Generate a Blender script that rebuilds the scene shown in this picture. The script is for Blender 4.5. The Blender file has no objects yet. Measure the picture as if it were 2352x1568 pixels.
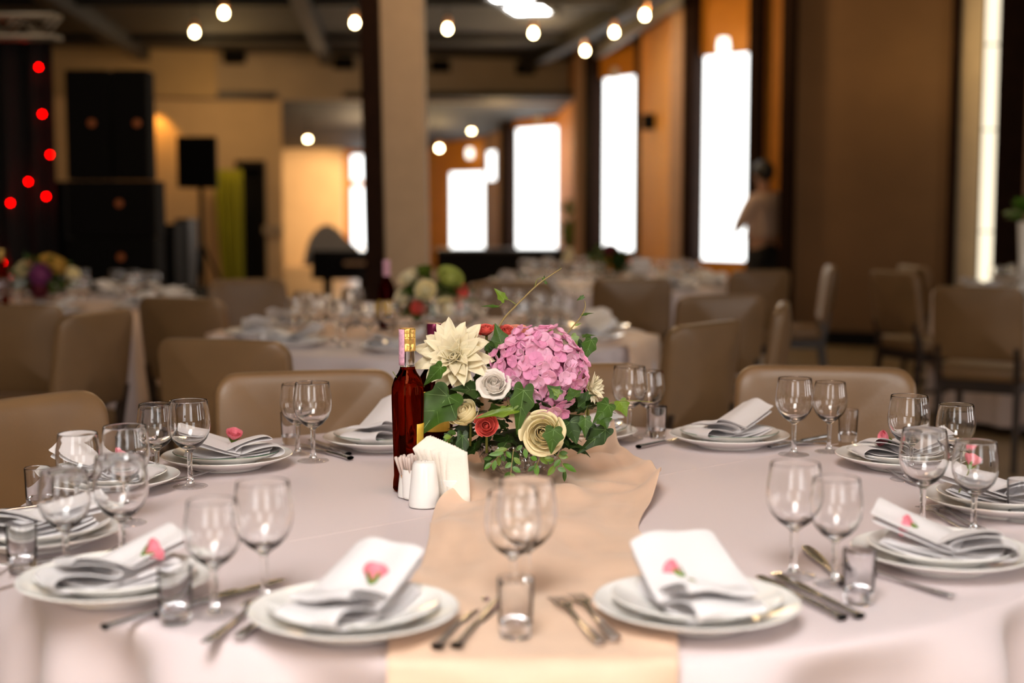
import bpy, bmesh, math, random
from mathutils import Vector, Matrix, noise
random.seed(7)
PI = math.pi
S = bpy.context.scene
COL = S.collection

# ------------------------------------------------------------------ camera
FPX, CAMH = 3267.0, 1.275
PITCH = math.atan(314 / FPX)
cd = bpy.data.cameras.new('camera')
cam = bpy.data.objects.new('camera', cd)
COL.objects.link(cam)
cam.location = (0, 0, CAMH)
cam.rotation_euler = (PI / 2 - PITCH, 0, 0)
cd.sensor_width = 36.0
cd.lens = 36.0 * FPX / 2352
cd.clip_start, cd.clip_end = 0.05, 100
cd.dof.use_dof = True
cd.dof.focus_distance = 2.66
cd.dof.aperture_fstop = 2.0
S.camera = cam

# ------------------------------------------------------------------ world, exposure
W = bpy.data.worlds.new('world')
S.world = W
W.use_nodes = True
W.node_tree.nodes['Background'].inputs[0].default_value = (1.0, 0.80, 0.62, 1)
W.node_tree.nodes['Background'].inputs[1].default_value = 0.008
S.view_settings.view_transform = 'Standard'
S.view_settings.look = 'None'
S.view_settings.exposure = 0.0
S.view_settings.gamma = 1.0
S.view_settings.use_curve_mapping = False
S.cycles.use_denoising = True
S.cycles.max_bounces = 14
S.cycles.transmission_bounces = 14
S.cycles.transparent_max_bounces = 12
S.cycles.diffuse_bounces = 4
S.cycles.glossy_bounces = 4
S.cycles.sample_clamp_indirect = 24
S.cycles.blur_glossy = 0.5

# strengths of what gives light
E_SKY, E_SKYFAR, E_SIDE, E_WIN, E_BULB, E_LED = 20.0, 0.6, 4.6, 3.2, 45.0, 26.0


# ------------------------------------------------------------------ pixel helpers
def ray(x, y):
    dx, dy = (x - 1176) / FPX, -(y - 784) / FPX
    return (dx, math.cos(PITCH) + dy * math.sin(PITCH), -math.sin(PITCH) + dy * math.cos(PITCH))


def at(x, y, z):
    d = ray(x, y)
    t = (z - CAMH) / d[2]
    return Vector((d[0] * t, d[1] * t, z))


def atd(x, y, Y):
    d = ray(x, y)
    t = Y / d[1]
    return Vector((d[0] * t, Y, CAMH + d[2] * t))


def wx(px, Y):
    return (px - 1176) / FPX * Y


# ------------------------------------------------------------------ materials
def mat(name, col, rough=0.5, metal=0.0, spec=0.5, sheen=0.0, noise_amt=0.0, noise_scale=8.0, bump=0.0, bump_scale=200.0,
        coat=0.0, trans=0.0, ior=1.5, alpha=1.0, sss=0.0, transl=0.0, stretch=None):
    m = bpy.data.materials.new(name)
    m.use_nodes = True
    nt = m.node_tree
    b = nt.nodes['Principled BSDF']
    b.inputs['Base Color'].default_value = (*col, 1)
    b.inputs['Roughness'].default_value = rough
    b.inputs['Metallic'].default_value = metal
    b.inputs['Specular IOR Level'].default_value = spec
    b.inputs['IOR'].default_value = ior
    b.inputs['Sheen Weight'].default_value = sheen
    b.inputs['Coat Weight'].default_value = coat
    b.inputs['Transmission Weight'].default_value = trans
    b.inputs['Alpha'].default_value = alpha
    if sss:
        b.inputs['Subsurface Weight'].default_value = sss
        b.inputs['Subsurface Radius'].default_value = (0.01, 0.006, 0.004)
        b.inputs['Subsurface Scale'].default_value = 0.5
    tc = nt.nodes.new('ShaderNodeTexCoord')
    mp = nt.nodes.new('ShaderNodeMapping')
    nt.links.new(tc.outputs['Object'], mp.inputs['Vector'])
    if stretch:
        mp.inputs['Scale'].default_value = stretch
    if noise_amt:
        n = nt.nodes.new('ShaderNodeTexNoise')
        n.inputs['Scale'].default_value = noise_scale
        n.inputs['Detail'].default_value = 5
        nt.links.new(mp.outputs[0], n.inputs['Vector'])
        r = nt.nodes.new('ShaderNodeValToRGB')
        r.color_ramp.elements[0].position = 0.3
        r.color_ramp.elements[1].position = 0.7
        r.color_ramp.elements[0].color = (*[c * (1 - noise_amt) for c in col], 1)
        r.color_ramp.elements[1].color = (*[min(1, c * (1 + noise_amt)) for c in col], 1)
        nt.links.new(n.outputs['Fac'], r.inputs[0])
        nt.links.new(r.outputs[0], b.inputs['Base Color'])
    if bump:
        n2 = nt.nodes.new('ShaderNodeTexNoise')
        n2.inputs['Scale'].default_value = bump_scale
        nt.links.new(mp.outputs[0], n2.inputs['Vector'])
        bp = nt.nodes.new('ShaderNodeBump')
        bp.inputs['Strength'].default_value = bump
        bp.inputs['Distance'].default_value = 0.002
        nt.links.new(n2.outputs['Fac'], bp.inputs['Height'])
        nt.links.new(bp.outputs[0], b.inputs['Normal'])
    if transl:
        t = nt.nodes.new('ShaderNodeBsdfTranslucent')
        t.inputs[0].default_value = (*col, 1)
        mx = nt.nodes.new('ShaderNodeMixShader')
        mx.inputs[0].default_value = transl
        nt.links.new(b.outputs[0], mx.inputs[1])
        nt.links.new(t.outputs[0], mx.inputs[2])
        nt.links.new(mx.outputs[0], nt.nodes['Material Output'].inputs[0])
    return m


def emit(name, col, strength):
    m = bpy.data.materials.new(name)
    m.use_nodes = True
    nt = m.node_tree
    nt.nodes.remove(nt.nodes['Principled BSDF'])
    e = nt.nodes.new('ShaderNodeEmission')
    e.inputs[0].default_value = (*col, 1)
    e.inputs[1].default_value = strength
    nt.links.new(e.outputs[0], nt.nodes['Material Output'].inputs[0])
    return m


def glass(name, col=(1, 1, 1), rough=0.0, ior=1.48, facet=0.0):
    m = bpy.data.materials.new(name)
    m.use_nodes = True
    nt = m.node_tree
    nt.nodes.remove(nt.nodes['Principled BSDF'])
    g = nt.nodes.new('ShaderNodeBsdfGlass')
    g.inputs['Color'].default_value = (*col, 1)
    g.inputs['Roughness'].default_value = rough
    g.inputs['IOR'].default_value = ior
    if facet:
        tc = nt.nodes.new('ShaderNodeTexCoord')
        v = nt.nodes.new('ShaderNodeTexVoronoi')
        v.inputs['Scale'].default_value = facet
        bp = nt.nodes.new('ShaderNodeBump')
        bp.inputs['Strength'].default_value = 0.9
        bp.inputs['Distance'].default_value = 0.006
        nt.links.new(tc.outputs['Object'], v.inputs['Vector'])
        nt.links.new(v.outputs['Distance'], bp.inputs['Height'])
        nt.links.new(bp.outputs[0], g.inputs['Normal'])
    nt.links.new(g.outputs[0], nt.nodes['Material Output'].inputs[0])
    return m


def thin_glass(name, solid=0.35, tint=(1, 1, 1), facet=0.0, ior=1.75):
    """thin walled glassware: mostly clear with Fresnel reflections, partly refracting"""
    m = bpy.data.materials.new(name)
    m.use_nodes = True
    nt = m.node_tree
    nt.nodes.remove(nt.nodes['Principled BSDF'])
    tr = nt.nodes.new('ShaderNodeBsdfTransparent')
    tr.inputs[0].default_value = (*tint, 1)
    gl = nt.nodes.new('ShaderNodeBsdfGlossy')
    gl.inputs['Roughness'].default_value = 0.0
    fr = nt.nodes.new('ShaderNodeFresnel')
    ge = nt.nodes.new('ShaderNodeNewGeometry')
    mr = nt.nodes.new('ShaderNodeMapRange')          # same reflectance seen from either side of the wall
    mr.inputs['To Min'].default_value = ior
    mr.inputs['To Max'].default_value = 1 / ior
    nt.links.new(ge.outputs['Backfacing'], mr.inputs['Value'])
    nt.links.new(mr.outputs[0], fr.inputs['IOR'])
    mx = nt.nodes.new('ShaderNodeMixShader')
    nt.links.new(fr.outputs[0], mx.inputs[0])
    nt.links.new(tr.outputs[0], mx.inputs[1])
    nt.links.new(gl.outputs[0], mx.inputs[2])
    if facet:
        tc = nt.nodes.new('ShaderNodeTexCoord')
        vo = nt.nodes.new('ShaderNodeTexVoronoi')
        vo.inputs['Scale'].default_value = facet
        bp = nt.nodes.new('ShaderNodeBump')
        bp.inputs['Strength'].default_value = 1.0
        bp.inputs['Distance'].default_value = 0.008
        nt.links.new(tc.outputs['Object'], vo.inputs['Vector'])
        nt.links.new(vo.outputs['Distance'], bp.inputs['Height'])
        nt.links.new(bp.outputs[0], gl.inputs['Normal'])
        nt.links.new(bp.outputs[0], fr.inputs['Normal'])
    g = nt.nodes.new('ShaderNodeBsdfGlass')
    g.inputs['IOR'].default_value = 1.48
    g.inputs['Roughness'].default_value = 0.0
    g.inputs['Color'].default_value = (*tint, 1)
    m2 = nt.nodes.new('ShaderNodeMixShader')
    m2.inputs[0].default_value = solid
    nt.links.new(mx.outputs[0], m2.inputs[1])
    nt.links.new(g.outputs[0], m2.inputs[2])
    nt.links.new(m2.outputs[0], nt.nodes['Material Output'].inputs[0])
    return m


M = dict(
    cloth=mat('table linen', (0.69, 0.592, 0.602), 0.55, spec=0.45, sheen=0.25, bump=0.15, bump_scale=900),
    napkin=mat('napkin linen', (0.88, 0.855, 0.865), 0.8, sheen=0.2, bump=0.25, bump_scale=700, transl=0.18),
    crease=mat('crease linen', (0.72, 0.62, 0.61), 0.6),
    chiffon=mat('peach chiffon', (0.74, 0.515, 0.365), 0.55, sheen=0.3, bump=0.2, bump_scale=900, noise_amt=0.06, noise_scale=14),
    china=mat('white porcelain', (0.90, 0.885, 0.855), 0.16, coat=0.4),
    green_line=mat('green glaze line', (0.03, 0.12, 0.06), 0.25),
    steel=mat('cutlery steel', (0.58, 0.575, 0.58), 0.22, metal=1.0),
    glass=glass('clear glass'),
    thin=thin_glass('thin clear glass', 0.0),
    foot=thin_glass('glass foot', 0.0),
    shot=thin_glass('thin shot glass', 0.0, (0.985, 0.987, 1.0)),
    shot_base=glass('thick shot base', (0.992, 0.993, 1.0)),
    crystal=thin_glass('cut crystal', 0.0, (0.88, 0.86, 0.85), 110, 2.6),
    leather=mat('taupe leather', (0.19, 0.108, 0.048), 0.40, spec=0.5, noise_amt=0.10, noise_scale=5, bump=0.2, bump_scale=160),
    piping=mat('leather piping', (0.30, 0.20, 0.11), 0.4),
    dark_wood=mat('dark stained wood', (0.025, 0.014, 0.009), 0.4, noise_amt=0.3, noise_scale=12, stretch=(1, 1, 0.1)),
    post_wood=mat('dark brown post', (0.018, 0.007, 0.0035), 0.85, spec=0.12, noise_amt=0.2, noise_scale=9),
    pink_post=mat('rosy plaster', (0.48, 0.27, 0.15), 0.6, noise_amt=0.06),
    orange=mat('orange plaster', (0.66, 0.235, 0.012), 0.6, noise_amt=0.08, noise_scale=3),
    brown=mat('brown partition fabric', (0.20, 0.105, 0.045), 0.75, noise_amt=0.12, noise_scale=1.5, bump=0.2, bump_scale=300),
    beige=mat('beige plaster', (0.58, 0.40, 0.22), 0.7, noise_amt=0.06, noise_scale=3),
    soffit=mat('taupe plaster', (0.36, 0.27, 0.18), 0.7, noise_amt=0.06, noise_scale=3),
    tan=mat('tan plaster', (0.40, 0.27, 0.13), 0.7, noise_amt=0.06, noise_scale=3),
    peach=mat('peach plaster', (0.72, 0.47, 0.25), 0.7, noise_amt=0.05, noise_scale=3),
    cream=mat('cream plaster', (0.66, 0.54, 0.40), 0.6, noise_amt=0.05),
    column=mat('column plaster', (0.52, 0.37, 0.235), 0.65, noise_amt=0.05),
    ceil=mat('charcoal ceiling', (0.013, 0.010, 0.0075), 0.7, noise_amt=0.2, noise_scale=1.2),
    beam=mat('dark ceiling beam', (0.007, 0.005, 0.004), 0.6, noise_amt=0.2),
    grey_strip=mat('grey cornice', (0.22, 0.19, 0.16), 0.6),
    floor=mat('polished beige floor', (0.34, 0.245, 0.14), 0.32, noise_amt=0.10, noise_scale=2.5),
    black=mat('matt black', (0.006, 0.005, 0.005), 0.8, spec=0.2, noise_amt=0.2),
    black_cloth=mat('black stage cloth', (0.006, 0.004, 0.004), 0.9, noise_amt=0.2),
    speaker=mat('speaker cabinet', (0.006, 0.0045, 0.0035), 0.85, spec=0.12, bump=0.3, bump_scale=120),
    grille=mat('speaker grille', (0.004, 0.003, 0.0025), 0.85, spec=0.12, bump=0.6, bump_scale=260),
    badge=mat('copper badge', (0.45, 0.13, 0.04), 0.35, metal=0.6),
    alu=mat('dull aluminium', (0.38, 0.33, 0.26), 0.4, metal=0.9),
    steel_grey=mat('blue grey case', (0.06, 0.06, 0.06), 0.5),
    lime=mat('lime curtain', (0.33, 0.33, 0.015), 0.8, noise_amt=0.2, noise_scale=6, stretch=(6, 6, 0.3)),
    piano=mat('piano lacquer', (0.008, 0.007, 0.007), 0.12, coat=0.6),
    lid_grey=mat('grey lid sheen', (0.36, 0.31, 0.27), 0.35),
    brass=mat('copper socket', (0.90, 0.42, 0.16), 0.5, metal=0.25),
    gold=mat('gold cap foil', (0.83, 0.55, 0.16), 0.26, metal=0.95),
    gold_line=mat('cap engraving', (0.22, 0.10, 0.03), 0.5),
    stamp=mat('pink excise paper', (0.74, 0.40, 0.52), 0.7, noise_amt=0.25, noise_scale=160),
    label=mat('yellow bottle label', (0.78, 0.50, 0.06), 0.5, noise_amt=0.12, noise_scale=60),
    purple_foil=mat('purple foil', (0.16, 0.012, 0.05), 0.28, metal=0.5),
    amber=glass('amber liquor', (0.40, 0.075, 0.025), 0.0, 1.40),
    amber_dark=glass('red wine bottle', (0.16, 0.02, 0.02), 0.0, 1.45),
    paper=mat('paper napkin', (0.86, 0.79, 0.70), 0.85, bump=0.3, bump_scale=300),
    wrap=mat('toothpick paper', (0.85, 0.72, 0.66), 0.5, alpha=0.72),
    pick=mat('toothpick wood', (0.75, 0.42, 0.19), 0.6),
    hyd=[mat('hydrangea petal', c, 0.6, noise_amt=0.10, noise_scale=60, sheen=0.2, transl=0.25)
         for c in ((0.90, 0.44, 0.64), (0.93, 0.52, 0.70), (0.84, 0.34, 0.57))],
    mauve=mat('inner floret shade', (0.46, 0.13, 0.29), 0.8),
    white_petal=mat('ivory petal', (0.95, 0.88, 0.66), 0.55, noise_amt=0.06, noise_scale=40, transl=0.3),
    white_rose=mat('white petal', (0.94, 0.89, 0.82), 0.55, transl=0.25, noise_amt=0.05, noise_scale=40),
    cream_rose=mat('cream petal', (0.95, 0.84, 0.52), 0.55, transl=0.25, noise_amt=0.08, noise_scale=40),
    coral=mat('coral petal', (0.80, 0.13, 0.10), 0.5, transl=0.2, noise_amt=0.25, noise_scale=60),
    rosebud=mat('pink bud petal', (0.95, 0.26, 0.33), 0.5, transl=0.2, noise_amt=0.2, noise_scale=200),
    salmon=mat('salmon petal', (0.86, 0.36, 0.24), 0.5, transl=0.2, noise_amt=0.15, noise_scale=60),
    heart=mat('yellow flower heart', (0.62, 0.52, 0.05), 0.6),
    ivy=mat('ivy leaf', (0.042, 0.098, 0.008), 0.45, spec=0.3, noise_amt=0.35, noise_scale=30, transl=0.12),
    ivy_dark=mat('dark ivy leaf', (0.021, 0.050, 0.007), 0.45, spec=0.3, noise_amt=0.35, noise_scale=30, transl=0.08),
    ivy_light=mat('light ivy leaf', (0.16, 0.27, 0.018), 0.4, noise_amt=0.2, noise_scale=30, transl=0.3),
    vein=mat('leaf vein', (0.17, 0.30, 0.08), 0.5),
    vein_light=mat('light leaf vein', (0.33, 0.45, 0.10), 0.5),
    box=mat('small leaf', (0.10, 0.24, 0.02), 0.4, noise_amt=0.3, noise_scale=40, transl=0.25),
    stem=mat('green stem', (0.20, 0.22, 0.04), 0.5),
    stem_brown=mat('woody stem', (0.30, 0.22, 0.08), 0.6),
    foam=mat('dark stems in the bowl', (0.025, 0.035, 0.012), 0.8, noise_amt=0.4, noise_scale=50),
    skin=mat('skin', (0.50, 0.27, 0.17), 0.5),
    hair=mat('dark hair', (0.012, 0.008, 0.006), 0.5),
    shirt=mat('pinkish white shirt', (0.62, 0.44, 0.34), 0.8),
    trousers=mat('dark trousers', (0.010, 0.008, 0.007), 0.8),
    plant=mat('yellow green foliage', (0.13, 0.20, 0.015), 0.5, transl=0.3, noise_amt=0.3, noise_scale=10),
    win=emit('daylit pane', (1.0, 1.0, 0.97), E_WIN),
    win_side=emit('daylit side pane', (1.0, 0.97, 0.96), E_SIDE),
    win_warm=emit('warm daylit pane', (1.0, 0.86, 0.62), 1.5),
    sky=emit('skylight pane', (1.0, 0.975, 0.95), E_SKY),
    sky_far=emit('far skylight pane', (1.0, 0.97, 0.92), E_SKYFAR),
    bulb=emit('warm bulb', (1.0, 0.80, 0.42), E_BULB),
    led=emit('red lamp', (1.0, 0.0, 0.0), E_LED),
    sconce=emit('lit sconce shade', (1.0, 0.93, 0.80), 3.0),
    spot=emit('orange spot', (1.0, 0.55, 0.16), 14.0),
)


# ------------------------------------------------------------------ mesh builder
class MB:
    def __init__(s):
        s.v, s.f, s.m = [], [], []

    def add(s, vs, fs, mi=0):
        o = len(s.v)
        s.v += [tuple(p) for p in vs]
        s.f += [tuple(i + o for i in f) for f in fs]
        s.m += [mi] * len(fs)
        return s

    @staticmethod
    def held(prof):
        """add points close to sharp corners so that smooth shading stays crisp"""
        out, seg = [prof[0]], []
        P = [Vector(p) for p in prof]

        def sharp(i):
            if i <= 0 or i >= len(P) - 1:
                return False
            a, b = P[i] - P[i - 1], P[i + 1] - P[i]
            return a.length > 1e-7 and b.length > 1e-7 and a.angle(b) > 0.42
        for i in range(len(P) - 1):
            L = (P[i + 1] - P[i]).length
            e = min(0.0008 if L < 0.2 else 0.004, L * 0.2)
            d = (P[i + 1] - P[i]) / max(L, 1e-9)
            if sharp(i) and L > 1e-5:
                out.append(tuple(P[i] + d * e))
                seg.append(i)
            if sharp(i + 1) and L > 1e-5:
                out.append(tuple(P[i + 1] - d * e))
                seg.append(i)
            out.append(prof[i + 1])
            seg.append(i)
        return out, seg

    def lathe(s, prof, n=32, T=None, mi=0, mis=None):
        T = T or Matrix()
        prof, seg = s.held(prof)
        vs, rings = [], []
        for r, z in prof:
            if r < 1e-6:
                rings.append([len(vs)])
                vs.append(T @ Vector((0, 0, z)))
            else:
                rings.append(list(range(len(vs), len(vs) + n)))
                for k in range(n):
                    a = 2 * PI * k / n
                    vs.append(T @ Vector((r * math.cos(a), r * math.sin(a), z)))
        for i in range(len(rings) - 1):
            A, B = rings[i], rings[i + 1]
            fs = []
            for k in range(n):
                k2 = (k + 1) % n
                if len(A) == 1 and len(B) == 1:
                    continue
                if len(A) == 1:
                    fs.append((A[0], B[k2], B[k]))
                elif len(B) == 1:
                    fs.append((A[k], A[k2], B[0]))
                else:
                    fs.append((A[k], A[k2], B[k2], B[k]))
            o = len(s.v)
            s.f += [tuple(x + o for x in f) for f in fs]
            s.m += [(mis or {}).get(seg[i], mi)] * len(fs)
        s.v += [tuple(p) for p in vs]
        return s

    def box(s, c, d, R=None, mi=0, taper=1.0):
        R = R or Matrix.Identity(3)
        vs = []
        for z in (-.5, .5):
            k = taper if z > 0 else 1
            for x, y in ((-.5, -.5), (.5, -.5), (.5, .5), (-.5, .5)):
                vs.append(Vector(c) + R @ Vector((x * d[0] * k, y * d[1] * k, z * d[2])))
        return s.add(vs, [(0, 3, 2, 1), (4, 5, 6, 7), (0, 1, 5, 4), (1, 2, 6, 5), (2, 3, 7, 6), (3, 0, 4, 7)], mi)

    def grid(s, fn, nu, nv, mi=0, wrap=False):
        vs = [fn(i / (nu if wrap else nu - 1), j / (nv - 1)) for j in range(nv) for i in range(nu)]
        fs = []
        for j in range(nv - 1):
            for i in range(nu if wrap else nu - 1):
                i2 = (i + 1) % nu
                fs.append((j * nu + i, j * nu + i2, (j + 1) * nu + i2, (j + 1) * nu + i))
        return s.add(vs, fs, mi)

    def tube(s, path, rad, n=8, mi=0):
        P = [Vector(p) for p in path]
        if not hasattr(rad, '__len__'):
            rad = [rad] * len(P)
        vs, fs = [], []
        up = None
        for i, p in enumerate(P):
            t = (P[min(i + 1, len(P) - 1)] - P[max(i - 1, 0)]).normalized()
            if up is None:
                up = t.orthogonal().normalized()
            up = (up - t * up.dot(t)).normalized()
            b = t.cross(up)
            for k in range(n):
                a = 2 * PI * k / n
                vs.append(p + (up * math.cos(a) + b * math.sin(a)) * rad[i])
        for i in range(len(P) - 1):
            for k in range(n):
                k2 = (k + 1) % n
                fs.append((i * n + k, i * n + k2, (i + 1) * n + k2, (i + 1) * n + k))
        fs.append(tuple(range(n - 1, -1, -1)))
        fs.append(tuple((len(P) - 1) * n + k for k in range(n)))
        return s.add(vs, fs, mi)

    def ball(s, c, r, n=16, m=10, mi=0, sc=(1, 1, 1)):
        prof = [(math.sin(PI * i / m) * r, -math.cos(PI * i / m) * r) for i in range(m + 1)]
        prof[0], prof[-1] = (0, -r), (0, r)
        return s.lathe(prof, n, Matrix.Translation(c) @ Matrix.Diagonal((*sc, 1)), mi)

    def prism(s, poly, z0, z1, mi=0):
        n = len(poly)
        vs = [(x, y, z0) for x, y in poly] + [(x, y, z1) for x, y in poly]
        fs = [tuple(range(n - 1, -1, -1)), tuple(range(n, 2 * n))] + [(i, (i + 1) % n, n + (i + 1) % n, n + i) for i in range(n)]
        return s.add(vs, fs, mi)

    def build(s, name, mats, parent=None, loc=(0, 0, 0), rz=0.0, smooth=True, thick=0.0, sub=0, bevel=0.0, seg=2, fix=True):
        me = bpy.data.meshes.new(name)
        me.from_pydata(s.v, [], s.f)
        ml = mats if isinstance(mats, (list, tuple)) else [mats]
        for m in ml:
            me.materials.append(m)
        for p, i in zip(me.polygons, s.m):
            p.material_index = i
            p.use_smooth = smooth
        if fix:
            bm = bmesh.new()
            bm.from_mesh(me)
            bmesh.ops.recalc_face_normals(bm, faces=bm.faces)
            bm.to_mesh(me)
            bm.free()
        me.update()
        o = bpy.data.objects.new(name, me)
        COL.objects.link(o)
        o.location = loc
        o.rotation_euler = (0, 0, rz)
        if parent:
            o.parent = parent
        if thick:
            md = o.modifiers.new('thickness', 'SOLIDIFY')
            md.thickness = thick
            md.offset = 0
        if bevel:
            md = o.modifiers.new('bevel', 'BEVEL')
            md.width = bevel
            md.segments = seg
            md.limit_method = 'ANGLE'
            if smooth:
                md.harden_normals = True
        if sub:
            md = o.modifiers.new('sub', 'SUBSURF')
            md.levels = md.render_levels = sub
        return o


def tag(o, label, cat, group=None, kind=None):
    o['label'] = label
    o['category'] = cat
    if group:
        o['group'] = group
    if kind:
        o['kind'] = kind
    return o


def thing(name, label, cat, loc=(0, 0, 0), rz=0.0, group=None):
    o = bpy.data.objects.new(name, None)
    o.empty_display_size = 0.05
    COL.objects.link(o)
    o.location = loc
    o.rotation_euler = (0, 0, rz)
    return tag(o, label, cat, group)


def struct(o):
    o['kind'] = 'structure'
    return o


def dup(root, label=None, group=None, loc=None, rz=None):
    r = root.copy()
    COL.objects.link(r)
    for c in root.children:
        k = c.copy()
        COL.objects.link(k)
        k.parent = r
        for g in c.children:
            q = g.copy()
            COL.objects.link(q)
            q.parent = k
    if label:
        r['label'] = label
    if group:
        r['group'] = group
    if loc is not None:
        r.location = loc
    if rz is not None:
        r.rotation_euler = (0, 0, rz)
    return r


def zto(axis, spin=0.0):
    return Vector(axis).normalized().to_track_quat('Z', 'Y').to_matrix() @ Matrix.Rotation(spin, 3, 'Z')


def cat_rom(pts, n):
    P = [Vector(p) for p in pts]
    P = [P[0] * 2 - P[1]] + P + [P[-1] * 2 - P[-2]]
    out = []
    for i in range(1, len(P) - 2):
        for k in range(n):
            t = k / n
            a, b, c, d = P[i - 1:i + 3]
            out.append(0.5 * (2 * b + (c - a) * t + (2 * a - 5 * b + 4 * c - d) * t * t + (3 * b - a - 3 * c + d) * t ** 3))
    out.append(P[-2])
    return out


# ------------------------------------------------------------------ the room
CZ = 3.4


def panel(name, p0, p1, z0, z1, m, thick=0.12, holes=(), parent=None):
    """wall slab between two plan points (px, Y); holes = (s0, s1, za, zb) along it"""
    a = Vector((wx(*p0), p0[1], 0))
    b = Vector((wx(*p1), p1[1], 0))
    d = b - a
    L = d.length
    d.normalize()
    nrm = Vector((-d.y, d.x, 0))
    if nrm.y < 0:
        nrm = -nrm
    R = Matrix((d, nrm, Vector((0, 0, 1)))).transposed()
    mb = MB()

    def piece(s0, s1, za, zb):
        if s1 - s0 > 1e-3 and zb - za > 1e-3:
            mb.box(a + d * (s0 + s1) / 2 + nrm * thick / 2 + Vector((0, 0, (za + zb) / 2)), (s1 - s0, thick, zb - za), R)
    if not holes:
        piece(0, L, z0, z1)
    else:
        xs = sorted(set([0, L] + [h[0] * L for h in holes] + [h[1] * L for h in holes]))
        for s0, s1 in zip(xs[:-1], xs[1:]):
            mid = (s0 + s1) / 2
            cuts = sorted((h[2], h[3]) for h in holes if h[0] * L < mid < h[1] * L)
            z = z0
            for za, zb in cuts:
                piece(s0, s1, z, za)
                z = zb
            piece(s0, s1, z, z1)
    o = mb.build(name, m, parent, smooth=False)
    if not parent:
        struct(o)
    return a, d, nrm, L, R


WN = [0]


def window(p0, p1, z0, z1, m, bars=(), frame=0.05, back=0.06):
    WN[0] += 1
    a = Vector((wx(*p0), p0[1], 0))
    b = Vector((wx(*p1), p1[1], 0))
    d = (b - a)
    L = d.length
    d.normalize()
    nrm = Vector((-d.y, d.x, 0))
    if nrm.y < 0:
        nrm = -nrm
    R = Matrix((d, nrm, Vector((0, 0, 1)))).transposed()
    c = (a + b) / 2 + nrm * back
    pane = MB().box(c + Vector((0, 0, (z0 + z1) / 2)), (L - 0.01, 0.012, z1 - z0 - 0.01), R)
    o = struct(pane.build('window_%d' % WN[0], m, smooth=False))
    fr = MB()
    for s in (-1, 1):
        fr.box(c + d * s * (L / 2 - frame / 2) + Vector((0, 0, (z0 + z1) / 2)) - nrm * 0.02, (frame, 0.05, z1 - z0), R)
    for z in [z0 + frame / 2, z1 - frame / 2] + list(bars):
        fr.box(c + Vector((0, 0, z)) - nrm * 0.02, (L - 2 * frame, 0.05, frame * 0.8), R)
    fr.build('window_frame', M['post_wood'], o, smooth=False)
    return o


# floor, ceilings
struct(MB().box((0, 14, -0.05), (18, 36, 0.1)).build('floor', M['floor'], smooth=False))
struct(MB().box((0, 8.75, CZ + 0.05), (18, 25.5, 0.1)).build('ceiling', M['ceil'], smooth=False))
mb = MB()
mb.add([(-9, 20.6, 2.80), (6, 20.6, 2.80), (6, 31, 2.36), (-9, 31, 2.36), (-9, 20.6, 2.88), (6, 20.6, 2.88), (6, 31, 2.44), (-9, 31, 2.44)],
       [(0, 3, 2, 1), (4, 5, 6, 7), (0, 1, 5, 4), (1, 2, 6, 5), (2, 3, 7, 6), (3, 0, 4, 7)])
struct(mb.build('ceiling_annex', M['ceil'], smooth=False))
# ceiling beams running with the hall
for i, (x0, y0, x1, y1) in enumerate(((2.9, 5, 0.20, 21.1), (-1.2, 4, -2.6, 20.2), (-3.6, 4, -5.0, 19.6))):
    d = Vector((x1 - x0, y1 - y0, 0))
    R = Matrix.Rotation(math.atan2(d.y, d.x), 3, 'Z')
    struct(MB().box(((x0 + x1) / 2, (y0 + y1) / 2, CZ - 0.09), (d.length, 0.16, 0.18), R).build('ceiling_beam_%d' % (i + 1), M['beam'], smooth=False))
for i, Y in enumerate((11.5, 15.0, 18.2)):
    struct(MB().box((-1.5, Y, CZ - 0.04), (9, 0.10, 0.08)).build('ceiling_beam_%d' % (i + 4), M['beam'], smooth=False))
d = Vector((0.98 - 1.62, 21.0 - 14.2, 0))
struct(MB().box(((0.98 + 1.62) / 2, 17.6, CZ - 0.10), (d.length, 0.10, 0.16), Matrix.Rotation(math.atan2(d.y, d.x), 3, 'Z')).build('trim_1', M['grey_strip'], smooth=False))

# partition on the right and what lies behind it
panel('wall_partition', (2184, 12.5), (1812, 13.1), 0, CZ, M['brown'], 0.14)
panel('trim_2', (1812, 12.95), (1786, 13.0), 0, CZ, M['post_wood'], 0.2)
panel('trim_3', (2192, 12.4), (2180, 12.4), 0, CZ, M['post_wood'], 0.2)
panel('baseboard_right', (2184, 12.46), (1812, 13.05), 0, 0.13, M['black'], 0.04)
panel('wall_right', (2244, 12.2), (2190, 12.45), 0, CZ, M['cream'], 0.3)
panel('trim_4', (2345, 11.6), (2279, 11.7), 0, CZ, M['post_wood'], 0.2)
window((2281, 11.95), (2242, 12.0), 0.55, 3.3, M['win_warm'], (1.9, 2.6, 1.05), 0.012)
panel('wall_right_end', (2500, 11.4), (2345, 11.6), 0, CZ, M['pink_post'], 0.12)
# side walls out of sight
struct(MB().box((6.1, 4.1, CZ / 2), (0.15, 15.0, CZ)).build('wall_side_right', M['brown'], smooth=False))
struct(MB().box((-7.6, 8.5, CZ / 2), (0.15, 23.5, CZ)).build('wall_left', M['soffit'], smooth=False))
struct(MB().box((-0.8, -1.6, CZ / 2), (14, 0.15, CZ)).build('wall_front', M['beige'], smooth=False))

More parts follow.
